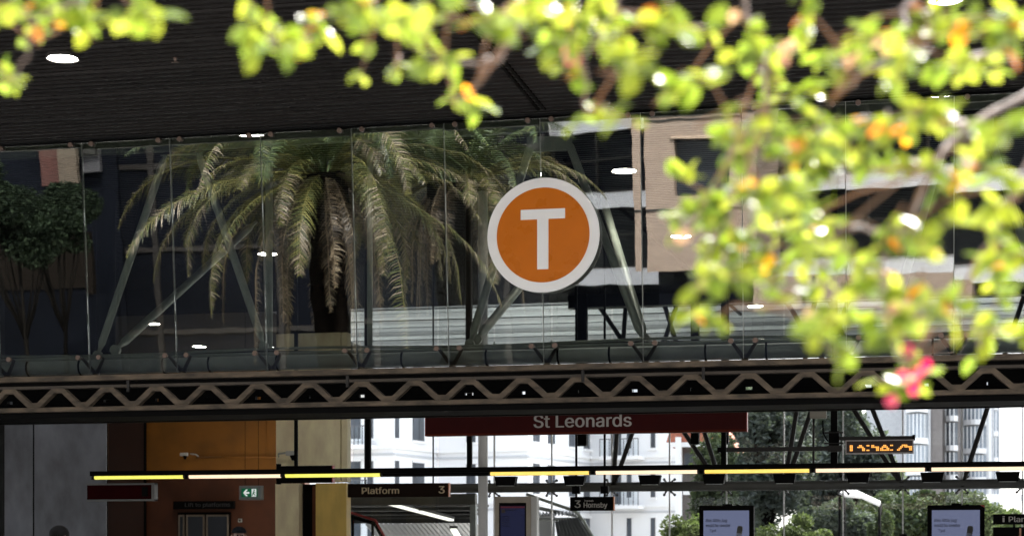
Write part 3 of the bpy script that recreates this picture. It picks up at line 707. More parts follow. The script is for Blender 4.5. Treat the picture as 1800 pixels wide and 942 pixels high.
for x in RX[2:]:
    f = thing('rear_spider_fitting', 'small dark four-armed fitting clamping the rear glass joint at the cross pipe', 'fitting', (x, BY - .3, zp), 'fittings along the rear cross pipe')
    m = MB()
    for sx_ in (-1, 1):
        for sz_ in (-1, 1):
            e = Vector((x + sx_*.13, BY - .04, zp + sz_*.19)); m.tube([(x, BY - .33, zp + sz_*.05), e], [.03, .02], 8); m.tube([e, e + Vector((0, .03, 0))], .035, 10)
    m.build('arms', M_dark, f)
def far_strut(a, b, lab):
    A, B = P(a[0], a[1], BY - .5), P(b[0], b[1], BY - .5); d = (B - A) / (B.z - A.z); B2 = A + d * (CE - .02 - A.z)
    t = thing('rear_strut', lab, 'strut', A); MB().tube([A, A + (B2-A)*.04, A + (B2-A)*.06, B2], [.03, .04, .058, .058], 10).build('tube', M_dark, t)
    MB().tube([A - Vector((0, .06, 0)), A + Vector((0, .06, 0))], .06, 10).build('pin_joint', M_dark, t)
far_strut((1078, 851), (1084, 765), 'steeper rear strut over the balcony right of the sign text'); far_strut((1080, 851), (1110, 765), 'slanting rear strut over the balcony')
far_strut((1264, 851), (1204, 762), 'slanting rear strut right of the white flats'); far_strut((1267, 851), (1239, 762), 'steeper rear strut right of the white flats')
far_strut((1379, 851), (1401, 718), 'steeper rear strut left of the clock mast'); far_strut((1382, 851), (1427, 718), 'slanting rear strut left of the clock mast')
far_strut((1583, 851), (1498, 715), 'slanting rear strut behind the clock display'); far_strut((1586, 851), (1532, 715), 'steeper rear strut behind the clock display')
far_strut((1692, 851), (1738, 710), 'single thick rear strut in front of the tall towers')
for px, w_, lab in ((1023, .13, 'dark square column seen through the glass right of the orange sign'), (1222, .1, 'dark column behind the left edge of the leafy branch'), (1276, .07, 'thin dark column behind the leafy branch fringe')):
    x = P(px, 550, BY - 1.2).x; tag(MB().box(x - w_, x + w_, BY - 1.3, BY - 1.1, P(900, 640, BY).z - 1.0 if False else 3.9, CE).build('square_column', M_black), lab, 'column')

# ------------------------------------------------------------------ people
def person(loc, hgt, face, lab, cap=False, hair=M_hair, name='person', lean=0):
    s = hgt / 1.75
    t = thing(name, lab, 'person', loc)
    J = dict(pel=(0,0,.95), sp=(0,0,1.15), ch=(0,.01,1.35), nk=(0,0,1.47), hb=(0,-.01,1.53), hd=(0,-.01,1.62), ht=(0,0,1.70),
             ls=(.17,0,1.40), le=(.22,.02,1.12), lw=(.23,-.06,.87), lh=(.23,-.09,.78), rs=(-.17,0,1.40), re=(-.22,.02,1.12), rw=(-.23,-.06,.87), rh=(-.23,-.09,.78),
             lp=(.09,0,.90), lk=(.10,-.02,.50), la=(.10,.02,.09), lt=(.11,-.14,.035), rp=(-.09,0,.90), rk=(-.10,-.02,.50), ra=(-.10,.02,.09), rt=(-.11,-.14,.035))
    Rr = dict(pel=.13, sp=.12, ch=.135, nk=.055, hb=.07, hd=.095, ht=.07, ls=.06, le=.042, lw=.028, lh=.035, rs=.06, re=.042, rw=.028, rh=.035, lp=.085, lk=.055, la=.038, lt=.035, rp=.085, rk=.055, ra=.038, rt=.035)
    E = [('pel','sp'),('sp','ch'),('ch','nk'),('nk','hb'),('hb','hd'),('hd','ht'),('ch','ls'),('ls','le'),('le','lw'),('lw','lh'),('ch','rs'),('rs','re'),('re','rw'),('rw','rh'),('pel','lp'),('lp','lk'),('lk','la'),('la','lt'),('pel','rp'),('rp','rk'),('rk','ra'),('ra','rt')]
    ks = list(J); Rz = Matrix.Rotation(face, 3, 'Z')
    me = bpy.data.meshes.new('body'); me.from_pydata([tuple(Rz @ Vector(J[k]) * s) for k in ks], [(ks.index(a), ks.index(b)) for a, b in E], [])
    me.materials.append(M_cloth); me.materials.append(M_skin)
    o = bpy.data.objects.new('body', me); link(o, t); BASE[o.name] = Vector(loc)
    o.modifiers.new('skin', 'SKIN'); 
    for i, k in enumerate(ks):
        me.skin_vertices[0].data[i].radius = (Rr[k]*s, Rr[k]*s); me.skin_vertices[0].data[i].use_root = (k == 'pel')
    sb = o.modifiers.new('sub', 'SUBSURF'); sb.levels = 2; sb.render_levels = 2
    dg = bpy.context.evaluated_depsgraph_get(); me2 = bpy.data.meshes.new_from_object(o.evaluated_get(dg)); o.modifiers.clear(); o.data = me2
    for pl_ in me2.polygons:
        pl_.use_smooth = True; z = pl_.center.z / s; r_ = pl_.center.to_2d().length / s
        pl_.material_index = 1 if (z > 1.49 or (z < .86 and r_ > .19 and z > .7)) else 0
    # head shape: hair shell, nose, ears, eyes
    def loc3(v): return Rz @ Vector(v) * s + Vector(loc)
    def ell(c, rr, zmin=-9, zmax=9, ymax=9, n=16):
        m = MB(); vs = []; fs = []
        for i in range(n+1):
            ph = math.pi * i / n
            for j in range(2*n):
                thh = math.pi * j / n
                v = Vector((c[0] + rr[0]*math.sin(ph)*math.cos(thh), c[1] + rr[1]*math.sin(ph)*math.sin(thh), c[2] + rr[2]*math.cos(ph)))
                vs.append(loc3((v.x, v.y, max(v.z, zmin))))
        for i in range(n):
            for j in range(2*n): fs.append((i*2*n+j, (i+1)*2*n+j, (i+1)*2*n+(j+1)%(2*n), i*2*n+(j+1)%(2*n)))
        m.add(vs, fs, smooth=True); return m
    if cap:
        ell((0, .0, 1.665), (.108, .118, .09), zmin=1.66).build('cap', M_cloth, t)
        m = MB(); m.add([loc3(q) for q in ((-.08,-.09,1.668),(.08,-.09,1.668),(.06,-.19,1.655),(-.06,-.19,1.655),(-.08,-.09,1.676),(.08,-.09,1.676),(.06,-.19,1.663),(-.06,-.19,1.663))], [(0,1,2,3),(7,6,5,4),(0,4,5,1),(1,5,6,2),(2,6,7,3),(3,7,4,0)]); m.build('cap_brim', M_cloth, t)
    else:
        ell((0, .015, 1.655), (.108, .12, .105), zmin=1.60).build('hair', hair, t)
    m = MB()
    for sx_ in (-1, 1):
        c0 = loc3((sx_*.098, 0, 1.60)); m.tube([loc3((sx_*.092, .0, 1.635)), loc3((sx_*.106, .005, 1.61)), loc3((sx_*.094, .0, 1.575))], [.01, .02, .008], 8)
    m.build('ear', M_skin, t)
    m = MB(); m.tube([loc3((0, -.098, 1.625)), loc3((0, -.128, 1.585)), loc3((0, -.105, 1.578))], [.008, .014, .012], 8); m.build('nose', M_skin, t)
    m = MB()
    for sx_ in (-1, 1): m.tube([loc3((sx_*.035, -.088, 1.62)), loc3((sx_*.035, -.102, 1.62))], .011, 8)
    m.build('eyes', M_hair, t)
    MB().tube([loc3((-.025, -.1, 1.553)), loc3((0, -.106, 1.55)), loc3((.025, -.1, 1.553))], .006, 6).build('mouth', mat('lips', (.3, .12, .1), .5), t)
    for sg in (-1, 1):
        m = MB()
        for i in range(4):
            bx_ = sg*.23 + (i - 1.5)*.0; by_ = -.12 + i*.02; L = (.07, .08, .078, .062)[i]
            m.tube([loc3((sg*.23, by_, .775)), loc3((sg*.232, by_ - .004, .775 - L*.55)), loc3((sg*.225, by_ - .012, .775 - L))], [.009, .008, .006], 6)
        m.tube([loc3((sg*.225, -.12, .82)), loc3((sg*.215, -.15, .785)), loc3((sg*.212, -.158, .755))], [.011, .009, .007], 6)
        m.build('hand', M_skin, t)
    return t
def stand(px, py, Y, face, lab, **k):
    p = P(px, py, Y); return person((p.x, p.y, 0), p.z, face, lab, **k)
stand(106, 924, 17, R(150), 'dark haired person standing before the grey panelled wall')
stand(420, 925, 22.5, R(30), 'person in dark cap and dark jacket in front of the lift wall', cap=True)
stand(1588, 938, 34, R(190), 'person with dark hair barely reaching into view beside the screen')

# ------------------------------------------------------------------ platform stair canopy beyond the rear glass
CY0 = 46.5
cn = thing('stair_canopy', 'grey steel stair canopy with corrugated roofing beyond the rear glass', 'canopy', (P(720, 900, CY0).x, CY0, 0))
a, b = P(600, 880, CY0).x, P(835, 880, CY0).x
MB().box(a, b, CY0, CY0 + .2, P(700, 887, CY0).z, P(700, 868, CY0).z).build('front_beam', mat('dull_taupe_beam', (.13, .12, .10), .7), cn)
for i, (Y, y0, y1) in enumerate(((48.5, 893, 897), (50.5, 901, 904), (52.5, 908, 911))):
    MB().box(P(600, 900, Y).x, P(828, 900, Y).x, Y, Y + .15, P(700, y1, Y).z, P(700, y0, Y).z).build('cross_beam', mat('dim_grey_beam', (.06, .06, .058), .7), cn)
    MB().box(P(600, 900, Y).x, P(828, 900, Y).x, Y + .16, Y + 2.1, P(700, y0 - 5, Y).z, P(700, y0 - 6, Y).z + .05).build('roof_sheet', M_black, cn)
MB().box(P(600, 900, 54.5).x, P(829, 900, 54.5).x, 54.5, 54.6, P(700, 919, 54.5).z, P(700, 884, 54.5).z).build('shade_sheet', mat('shade_sheet_grey', (.02, .02, .02), .7), cn)  # added dark sheet standing in for the shade under the canopy
def corr(p00, p01, p10, p11, n, d, nm, m, par, nv=None):
    # corrugated sheet spanned between two edges, ridges run from edge 0 to edge 1
    mb = MB(); p00, p01, p10, p11 = map(Vector, (p00, p01, p10, p11)); nrm = (p01 - p00).cross(p10 - p00).normalized()
    if nrm.y > 0: nrm = -nrm
    k = n * 6; vs = []
    for i in range(k + 1):
        u = i / k; off = nrm * d * math.sin(2*math.pi*u*n)
        vs += [p00.lerp(p01, u) + off, p10.lerp(p11, u) + off]
    mb.add(vs, [(2*i, 2*i+2, 2*i+3, 2*i+1) for i in range(k)], smooth=True); return mb.build(nm, m, par)
corr(P(640, 919, 55), P(836, 917, 55), P(700, 990, 61), P(900, 990, 61), 24, .035, 'corrugated_roof', M_corr, cn)
MB().box(P(826, 900, 47).x, P(836, 900, 47).x, 47, 47.2, 0, P(830, 868, 47).z).build('post', M_pipe, cn)
c2 = thing('platform_canopy', 'pale corrugated platform canopy sloping away behind the departure board', 'canopy', P(1000, 920, 50))
corr(P(975, 915, 50), P(1018, 908, 50), P(985, 975, 50.6), P(1058, 975, 50.6), 9, .05, 'lower_roof', M_corr, c2)
corr(P(936, 901, 51), P(1018, 897, 51), P(936, 906, 50.6), P(1020, 903, 50.6), 14, .03, 'upper_roof', M_corr, c2)
MB().tube([P(925, 868, 50), P(1012, 898, 50), P(1026, 915, 50), P(1060, 975, 50)], .045, 8).build('edge_beam', M_tube, c2)
MB().tube([P(936, 912, 51), P(1010, 912, 51), P(1015, 908, 51), P(1008, 905, 51), P(936, 890, 51)], .05, 8).build('gutter', M_pipe, c2)
MB().box(P(936, 900, 52).x, P(975, 900, 52).x, 52, 52.1, 0, P(950, 903, 52).z).build('screen_panel', M_far_trim, c2)
# linear luminaires
for (pa, pb, lab) in (((686, 887, 47.2), (793, 915, 50.5), 'long bright linear lamp slanting under the stair canopy'), ((797, 931, 51), (806, 946, 52.5), 'short second linear lamp below the long one')):
    A, B = P(*pa), P(*pb); t = thing('linear_lamp', lab, 'lamp', A)
    d = (B - A).normalized(); up = Vector((0, 0, 1)); w_ = d.cross(up).normalized() * .09
    m = MB(); v = [A - w_, A + w_, B + w_, B - w_]; m.add([q for q in v] + [q + up*.05 for q in v], [(3,2,1,0),(4,5,6,7),(0,1,5,4),(1,2,6,5),(2,3,7,6),(3,0,4,7)]); m.build('diffuser', mat('lamp_diffuser', (.9,.9,.85), .5, emit=em(255, 252, 235), es=1.4), t)
    m = MB(); v = [q + up*.052 for q in v]; v = [q + w_*.3*s_ for q, s_ in zip(v, (-1, 1, 1, -1))]; m.add(v + [q + up*.07 for q in v], [(3,2,1,0),(4,5,6,7),(0,1,5,4),(1,2,6,5),(2,3,7,6),(3,0,4,7)]); m.build('housing', M_dark, t)
# red edged stair balustrade
t = thing('stair_balustrade', 'red topped glass balustrade of the stairs beyond the column', 'balustrade', P(640, 940, 46))
ST = [P(606, 897, 46), P(660, 914, 46), P(680, 950, 46)]
MB().tube(ST, .035, 8).build('red_rail', M_redtrim, t); MB().tube([q + Vector((-.02, .0, -.09)) for q in ST], .05, 8).build('black_rail', M_black, t)
for q in (620, 655):
    MB().tube([P(q, 904 if q < 640 else 918, 46), P(q, 975, 46)], .04, 8).build('baluster', M_black, t)
v = [P(606, 905, 46.05), P(656, 920, 46.05), P(676, 975, 46.05), P(606, 975, 46.05)]
MB().add(v + [q + Vector((0, .02, 0)) for q in v], [(0,3,2,1),(4,5,6,7),(0,1,5,4),(1,2,6,5),(2,3,7,6),(3,0,4,7)]).build('glass_infill', M_glassb, t)

# ------------------------------------------------------------------ white apartment building
def raydir2(px):
    r = (px - 900) / F; return Vector((-math.sin(TH) + r*math.cos(TH), math.cos(TH) + r*math.sin(TH)))
def hit(p, d, px):                                 # point where the wall line p + t d meets the view ray of column px
    q = raydir2(px); det = d.x * (-q.y) + q.x * d.y; t = (p.x * q.y - p.y * q.x) / det * 1.0
    t = (p.y*q.x - p.x*q.y) / (d.x*q.y - d.y*q.x); return p + d*t
dF, dO = Vector((math.cos(R(11.5)), -math.sin(R(11.5)))), Vector((math.sin(R(11.5)), math.cos(R(11.5))))
apt = thing('apartment_building', 'bright white rendered apartment block with grey windows and stepped bays', 'building', (P(900, 900, 104).x, 104, 0))
pts = [P(540, 900, 98).to_2d()]
for px, d in ((692, dF), (768, dO), (928, dF), (1037, dO), (1192, dF)): pts.append(hit(pts[-1], d, px))
back = [pts[-1] + dO*18, pts[0] + dO*40]
poly = pts + back; n = len(poly); HB = 26
MB().add([(p.x, p.y, -.1) for p in poly] + [(p.x, p.y, HB) for p in poly], [(i, (i+1) % n, n+(i+1) % n, n+i) for i in range(n)] + [tuple(range(n, 2*n))]).build('wall', M_far_white, apt)
def facebox(p, d, s0, s1, z0, z1, out, thick, nm, m, par, bev=0):
    nrm = Vector((d.y, -d.x))
    if nrm.dot(-p) < 0: nrm = -nrm
    a_, b_ = p + d*s0 + nrm*out, p + d*s1 + nrm*out; a2, b2 = a_ - nrm*thick, b_ - nrm*thick
    vs = [(a_.x,a_.y,z0),(b_.x,b_.y,z0),(b2.x,b2.y,z0),(a2.x,a2.y,z0)]; vs += [(x,y,z1) for x,y,_ in vs]
    return MB().add(vs, [(0,3,2,1),(4,5,6,7),(0,1,5,4),(1,2,6,5),(2,3,7,6),(3,0,4,7)]).build(nm, m, par)
def window(p, d, s0, s1, z0, z1, par, mull=1, bars=False):
    f = facebox(p, d, s0, s1, z0, z1, .04, .05, 'window', M_frame, par)
    w = (s1 - s0); g = .06; k = mull + 1; cw = (w - g*(k+1)) / k
    for i in range(k):
        u0 = s0 + g + i*(cw+g); facebox(p, d, u0, u0 + cw, z0 + g, z1 - g, .055, .012, 'pane', M_winglass, f)
    facebox(p, d, s0 - .12, s1 + .12, z0 - .12, z0 - .002, .16, .16, 'sill', M_far_white, f)
    facebox(p, d, s0 - .1, s1 + .1, z1 + .002, z1 + .12, .10, .10, 'lintel', M_far_white, f)
def col(px, seg, w_half): pass
segs = [(pts[i], (dF, dO, dF, dO, dF)[i], (pts[i+1] - pts[i]).length) for i in range(5)]
def sAt(i, px): return (hit(segs[i][0], segs[i][1], px) - segs[i][0]).dot(segs[i][1])
lvl = [1.7, 4.7, 7.7, 10.7]
wins = {0: [(612, 634), (646, 656)], 1: [(694, 701), (725, 745)], 2: [(820, 836)], 3: [(937, 948), (963, 975), (1000, 1010), (1026, 1036)], 4: [(1102, 1110), (1144, 1152)]}
for i, lst in wins.items():
    for q0, q1 in lst:
        for z in lvl: window(segs[i][0], segs[i][1], sAt(i, q0), sAt(i, q1), z, z + 1.75, apt, 1 if (q1 - q0) > 9 else 0)
for i, (p, d, L) in enumerate(segs):
    for z in (4.0, 7.0, 10.0, 13.0):
        facebox(p, d, 0, L, z + .12, z + .3, .14, .14, 'ledge', M_far_white, apt)
        facebox(p, d, 0, L, z - .25, z - .12, .07, .07, 'ledge', M_far_trim, apt)
# balconies
def balcony(i, q0, q1, z, dep=1.4):
    p, d, L = segs[i]; s0, s1 = sAt(i, q0), sAt(i, q1)
    b_ = facebox(p, d, s0, s1, z - .2, z, dep, dep, 'balcony', M_far_white, apt)
    facebox(p, d, s0, s1, z + 1.0, z + 1.06, dep, .05, 'railing', M_frame, b_)
    m_ = 8
    for k in range(m_ + 1):
        u = s0 + (s1 - s0 - .04) * k / m_; facebox(p, d, u, u + .04, z, z + 1.0, dep, .04, 'baluster', M_frame, b_)
    facebox(p, d, s0 + .05, s1 - .05, z + .05, z + .95, dep - .05, .01, 'railing_glass', M_glassb, b_)
for z in (4.2, 7.2, 10.2):
    balcony(4, 1066, 1134, z, 1.2); balcony(0, 606, 664, z + .1, 1.3)
    window(segs[4][0], segs[4][1], sAt(4, 1074), sAt(4, 1092), z + .05, z + 2.2, apt, 1)
# house with red roof
rh = thing('red_roof_house', 'dark house with red tiled roof right of the white flats', 'house', P(1225, 900, 84))
a, b, zt_ = P(1196, 800, 84).x, P(1262, 800, 84).x, P(1225, 782, 84).z
MB().box(a, b, 84, 92, 0, zt_).build('wall', mat('dark_brown_brick', (.10, .085, .08), .8), rh)
MB().prism([(a - .6, zt_), (b + .5, zt_), (b - .2, zt_ + 1.1), (a - .2, zt_ + 1.3)], 83.3, 92.4).build('roof', mat('red_roof_tile', (.36, .12, .07), .8, 0, .3, 6), rh)
MB().box(a - .6, b + .5, 83.25, 83.29, zt_ - .12, zt_ + .1).build('gutter', M_far_white, rh)
for q in (1203, 1224, 1243):
    x = P(q, 800, 84).x; w_ = MB().box(x, x + .42, 83.93, 83.99, zt_ - 1.3, zt_ - .35).build('window', M_frame, rh); MB().box(x + .05, x + .37, 83.91, 83.929, zt_ - 1.25, zt_ - .4).build('pane', M_winglass, w_)
    MB().box(x - .05, x + .47, 83.9, 83.98, zt_ - 2.3, zt_ - 2.1).build('ledge', M_far_white, rh)
MB().box(P(1192, 800, 84).x, P(1201, 800, 84).x, 83.0, 83.6, 0, P(1196, 770, 84).z).build('porch_pier', M_far_white, rh)

# ------------------------------------------------------------------ towers
def tower(px0, px1, Y, ytop, lab, wall, cols, bay=0, slab=True, pal=M_winglass):
    a, b = P(px0, 800, Y).x, P(px1, 800, Y).x; zt_ = P(px0, ytop, Y).z
    t = thing('apartment_tower', lab, 'tower', ((a+b)/2, Y, 0)); w = b - a
    MB().box(a, b, Y, Y + 14, 0, zt_ + 6).build('wall', wall, t)
    nf = int((zt_ + 4) / 3.0); N = 6
    for f in range(2, nf):
        z = f * 3.0 + .3
        if cols:
            fr = None
            pr = []
            for i in range(cols + 1): 
                u = i / cols; pr.append((a + .25 + (w - .5)*u, Y - .05 - bay * math.sin(math.pi*u)))
            m = MB(); m2 = MB()
            for i in range(cols):
                (xa_, ya_), (xb_, yb_) = pr[i], pr[i+1]
                m.add([(xa_,ya_,z),(xb_,yb_,z),(xb_,yb_,z+2.3),(xa_,ya_,z+2.3)], [(0,1,2,3)])
                m2.box(xa_ - .06, xa_ + .06, ya_ - .07, ya_ + .03, z, z + 2.3)
            wd = m2.build('window', M_far_trim, t); m.build('pane', pal, wd)
            if slab:
                vs = [(x, y - .35) for x, y in pr]; k = len(vs); vv = [(x, y, z - .55) for x, y in vs] + [(x, y, z - .02) for x, y in vs] + [(pr[-1][0], Y, z-.55), (pr[0][0], Y, z-.55), (pr[-1][0], Y, z-.02), (pr[0][0], Y, z-.02)]
                MB().add(vv, [(i, i+1, k+i+1, k+i) for i in range(k-1)] + [tuple(list(range(k, 2*k)) + [2*k+2, 2*k+3]), tuple(reversed(list(range(k)) + [2*k, 2*k+1])), (k-1, 2*k, 2*k+2, 2*k-1), (0, k, 2*k+3, 2*k+1)]).build('balcony_slab', M_far_trim, t)
    return t
M_tw = mat('pale_tower_render', (.42, .43, .45), .8); M_tb = mat('brown_grey_tower_render', (.17, .155, .15), .8); M_tg = mat('pale_blue_tower_glass', (.17, .20, .235), .3, 0, .45, .5, spec=.3)
tower(1522, 1587, 190, 640, 'plain pale apartment tower behind the clock display', M_tw, 0)
tt = tower(1588, 1636, 178, 640, 'tower with curved glazed bays right of the clock display', M_tw, 6, 1.6, pal=M_tg)
tower(1637, 1657, 184, 650, 'narrow brown grey slab tower between glazed towers', M_tb, 0)
tower(1658, 1688, 190, 650, 'tower of dark balcony bays behind the thick strut', M_tb, 3, .6)
tower(1689, 1738, 196, 655, 'pale gridded glass tower crossed by the thick strut', M_tw, 6, .8, pal=M_tg)
tower(1743, 1758, 215, 723, 'outermost slim pale tower against the white sky', M_tw, 2, .4, pal=M_tg)
o = MB().box(P(1548, 880, 120).x, P(2100, 880, 120).x, 120, 121, P(1700, 881, 120).z, P(1700, 869, 120).z).build('bridge_parapet', M_far_white); tag(o, 'long pale concrete parapet crossing in front of the towers', 'parapet')

# ------------------------------------------------------------------ trees
def blobtree(name, base, hgt, rx, ry, rz, n, cols, seed, lab, size=.35, group=None, trunk_r=.3, nb=26):
    r = random.Random(seed); t = thing(name, lab, 'tree', base, group); base = Vector(base)
    cc = base + Vector((0, 0, hgt - rz)); m = MB()
    blobs = []
    for i in range(nb):
        v = Vector((r.gauss(0, 1), r.gauss(0, 1), r.gauss(0, 1))).normalized() * (r.random() ** .4)
        blobs.append((cc + Vector((v.x*rx*.75, v.y*ry*.75, v.z*rz*.75)), r.uniform(.16, .42), r.uniform(.6, 1.3)))
    tr = MB(); tr.tube([base, base + Vector((.1, 0, hgt*.3)), cc], [trunk_r, trunk_r*.75, trunk_r*.3], 8)
    for c_, s_, _ in blobs[:9]: tr.tube([base + Vector((.1, 0, hgt*.3)), (base + Vector((0,0,hgt*.3))).lerp(c_, .5) + Vector((0, 0, -.3)), c_], [trunk_r*.45, trunk_r*.3, .03], 6)
    tr.build('trunk', mat('dark_tree_bark', (.008, .007, .006), .95, 0, .3, 4, spec=.02), t)
    for i in range(int(n*2.2)):
        c_, s_, tone = r.choice(blobs); v = Vector((r.gauss(0, 1), r.gauss(0, 1), r.gauss(0, 1))).normalized() * (r.random() ** .35)
        p = c_ + Vector((v.x*rx*s_, v.y*ry*s_, v.z*rz*s_))
        a_ = Vector((r.gauss(0, 1), r.gauss(0, 1), r.gauss(0, .6))).normalized(); b_ = a_.orthogonal().normalized()
        b_ = (Matrix.Rotation(r.uniform(0, 6.28), 3, a_) @ b_); l_ = size * .62 * r.uniform(.5, 1.2); w_ = l_ * .42
        cl = r.choice(cols); k = tone * r.uniform(.75, 1.25); cl = tuple(q*k for q in cl)
        m.add([p - a_*l_*.5, p + b_*w_*.5, p + a_*l_*.5, p - b_*w_*.5], [(0, 1, 2, 3)], cl)
    m.build('crown', M_foliage, t); return t
dk = [(.035, .05, .035), (.05, .07, .045), (.06, .08, .06)]; md = [(.075, .095, .055), (.09, .11, .06), (.06, .08, .05)]; lt = [(.14, .17, .085), (.17, .20, .10), (.11, .14, .07)]
dk_haze = [(.075, .09, .083), (.095, .112, .098), (.115, .13, .115)]  # grey lifted leaf tones; the haze over these trees is in the colour
def tr_at(px, Y, ytop, wpx, cols, seed, lab, n=5200, size=.45, name='tree'):
    b = P(px, 960, Y); h = P(px, ytop, Y).z; w = wpx / F * Y
    return blobtree(name, (b.x, b.y, -.1), h, w/2, w/2*.8, h*.42, n, cols, seed, lab, size, trunk_r=.25 + h*.015)
tr_at(1345, 74, 655, 200, dk_haze, 1, 'tall dark tree beyond the rear glass right of the red sign', 9000, .5)
tr_at(1475, 80, 665, 190, dk_haze, 2, 'tall dark tree behind the clock mast', 8000, .5)
tr_at(1262, 72, 735, 110, md, 3, 'lighter green tree beside the red roofed house', 5000, .4)
tr_at(1215, 58, 893, 130, lt, 4, 'low bright green shrub tree in front of the white flats', 5000, .28)
tr_at(1395, 60, 893, 170, lt, 5, 'low bright green bush between the advertising screens', 6000, .28)
tr_at(1545, 90, 752, 110, lt, 6, 'pale green tree in front of the plain pale tower', 5000, .45)
tr_at(1600, 74, 835, 240, md, 7, 'broad mid green tree under the clock display', 8000, .42)
tr_at(1545, 64, 868, 60, md, 8, 'slim upright green bush beside the trunk', 3000, .26)
tr_at(1720, 84, 838, 150, lt, 9, 'pale green tree below the gridded glass tower', 5000, .4)
tr_at(1790, 70, 882, 120, lt, 10, 'low pale green bush by the information sign', 4000, .3)
tr_at(1460, 66, 858, 170, dk_haze, 11, 'dark low tree left of the pale awning', 6000, .35)
tr_at(1312, 98, 660, 170, dk_haze, 31, 'tall grey green tree filling the gap beside the red sign end', 9000, .6)
tr_at(1425, 102, 655, 180, dk_haze, 32, 'tall grey green tree behind the junction box', 9000, .6)
tr_at(1500, 108, 690, 120, dk_haze, 33, 'grey green tree between the clock mast and the pale tower', 7000, .6)
# awnings / parked roof shapes
t = thing('car_awning', 'pale curved awning roof among the trees behind the glass', 'awning', P(1510, 880, 62))
A = [P(1476, 868, 60), P(1500, 862, 62), P(1548, 884, 64)]; B = [P(1484, 873, 58), P(1515, 876, 60), P(1546, 890, 62)]
MB().add(A + B + [q + Vector((0, 0, .08)) for q in A + B], [(0,1,4,3),(1,2,5,4),(9,10,7,6),(10,11,8,7),(3,4,10,9),(4,5,11,10),(1,0,6,7),(2,1,7,8),(0,3,9,6),(5,2,8,11)]).build('roof', mat('dull_awning_cloth', (.3, .3, .3), .9), t)
for q in (A[0], A[2], B[0], B[2]): MB().tube([(q.x, q.y, 0), q], .05, 6).build('post', M_black, t)

# ------------------------------------------------------------------ what the glass front mirrors (stands behind and beside the camera)
def palm(base, hgt, L, nf, seed, lab, ndead=22, tint=1.0):
    r = random.Random(seed); base = Vector(base); t = thing('date_palm', lab, 'palm tree', base)
    top = base + Vector((0, 0, hgt))
    m = MB(); k = 24; m.tube([base + Vector((.05*math.sin(i*.7), 0, hgt*i/k)) for i in range(k+1)], [.42 + .035*(i % 2) + (.14 if i > k-4 else 0) for i in range(k+1)], 14); m.build('trunk', mat('dark_palm_trunk', (.006, .0045, .0035), .95, 0, .4, 6, .4, 10, spec=.02), t)
    green = MB(); dead = MB()
    def frond(mb, az, el0, length, droop, cols, wid):
        steps = 22; p = top + Vector((math.cos(az), math.sin(az), 0))*.3; el = el0; pts_ = [p.copy()]; ds = []
        for i in range(steps):
            d = Vector((math.cos(az)*math.cos(el), math.sin(az)*math.cos(el), math.sin(el))); ds.append(d)
            p = p + d * length/steps; pts_.append(p.copy()); el -= droop * (i/steps + .25) / steps * 2
            el = max(el, R(-86))
        side = Matrix.Rotation(r.uniform(-.7, .7), 3, Vector((math.cos(az), math.sin(az), 0))) @ Vector((-math.sin(az), math.cos(az), 0)); sh_ = r.uniform(.45, 1.25)
        mb.tube(pts_[::3] + [pts_[-1]], [.035 - .03*i/8 for i in range(len(pts_[::3]) + 1)], 5, False, cols[1])
        per = 4
        for i in range(2, steps):
            for j in range(per):
                u = (i + j/per)/steps; q = pts_[i].lerp(pts_[i+1], j/per); d = ds[i]; up = side.cross(d).normalized()
                ll = wid * math.sin(math.pi * min(1, .12 + u*.86)) ** .6 * r.uniform(.6, 1.15)
                for s_ in (-1, 1):
                    a_ = r.uniform(.6, .8); v = (d*a_ + side*s_*(1 - .2*a_) + up * r.uniform(.05, .35)).normalized()
                    e = q + v*ll*.55; f = e + (v + Vector((0, 0, -.55))).normalized()*ll*.45; wv = d*.0165
                    c_ = r.choice(cols) if (u < .62 or cols is gc or r.random() < .55) else r.choice(tipc); kk = r.uniform(.5, 1.4)*tint*sh_; c_ = tuple(x*kk for x in c_)
                    mb.add([q - wv, q + wv, e + wv*.8, e - wv*.8, f], [(0, 1, 2, 3), (3, 2, 4)], c_)
    tipc = [(.27, .22, .15), (.2, .17, .1), (.32, .27, .2)]; gc = [(.06, .10, .04), (.09, .13, .05), (.13, .16, .055)]; dc = [(.11, .08, .05), (.22, .17, .11), (.05, .035, .02)]; yc = [(.13, .14, .045), (.17, .16, .05), (.09, .11, .04)]
    for i in range(nf):
        u = (i + .5)/nf; el = R(80 - 95*u); frond(green, i*2.39996 + r.uniform(-.5, .5), el + R(r.uniform(-13, 13)), L*r.uniform(.68, 1.1), R(72)*r.uniform(.55, 1.45) * (1.15 - .3*u), gc if u < .5 else yc, .6)
    for i in range(ndead):
        frond(dead, i*2.39996 + 1 + r.uniform(-.3, .3), R(r.uniform(-60, -10)), L*r.uniform(.5, .95), R(80), dc, .36)
    green.build('crown', M_frond, t); dead.build('dead_fronds', M_frond, t); return t
pp = V(560, 300, 42); palm((pp.x, pp.y, 0), pp.z, 5.4, 84, 3, 'large date palm with drooping brown fronds mirrored in the glass')
pp = V(785, 290, 47); palm((pp.x + .2, pp.y, 0), pp.z - .4, 4.5, 60, 5, 'smaller darker date palm mirrored beside the larger palm', 16, .95)
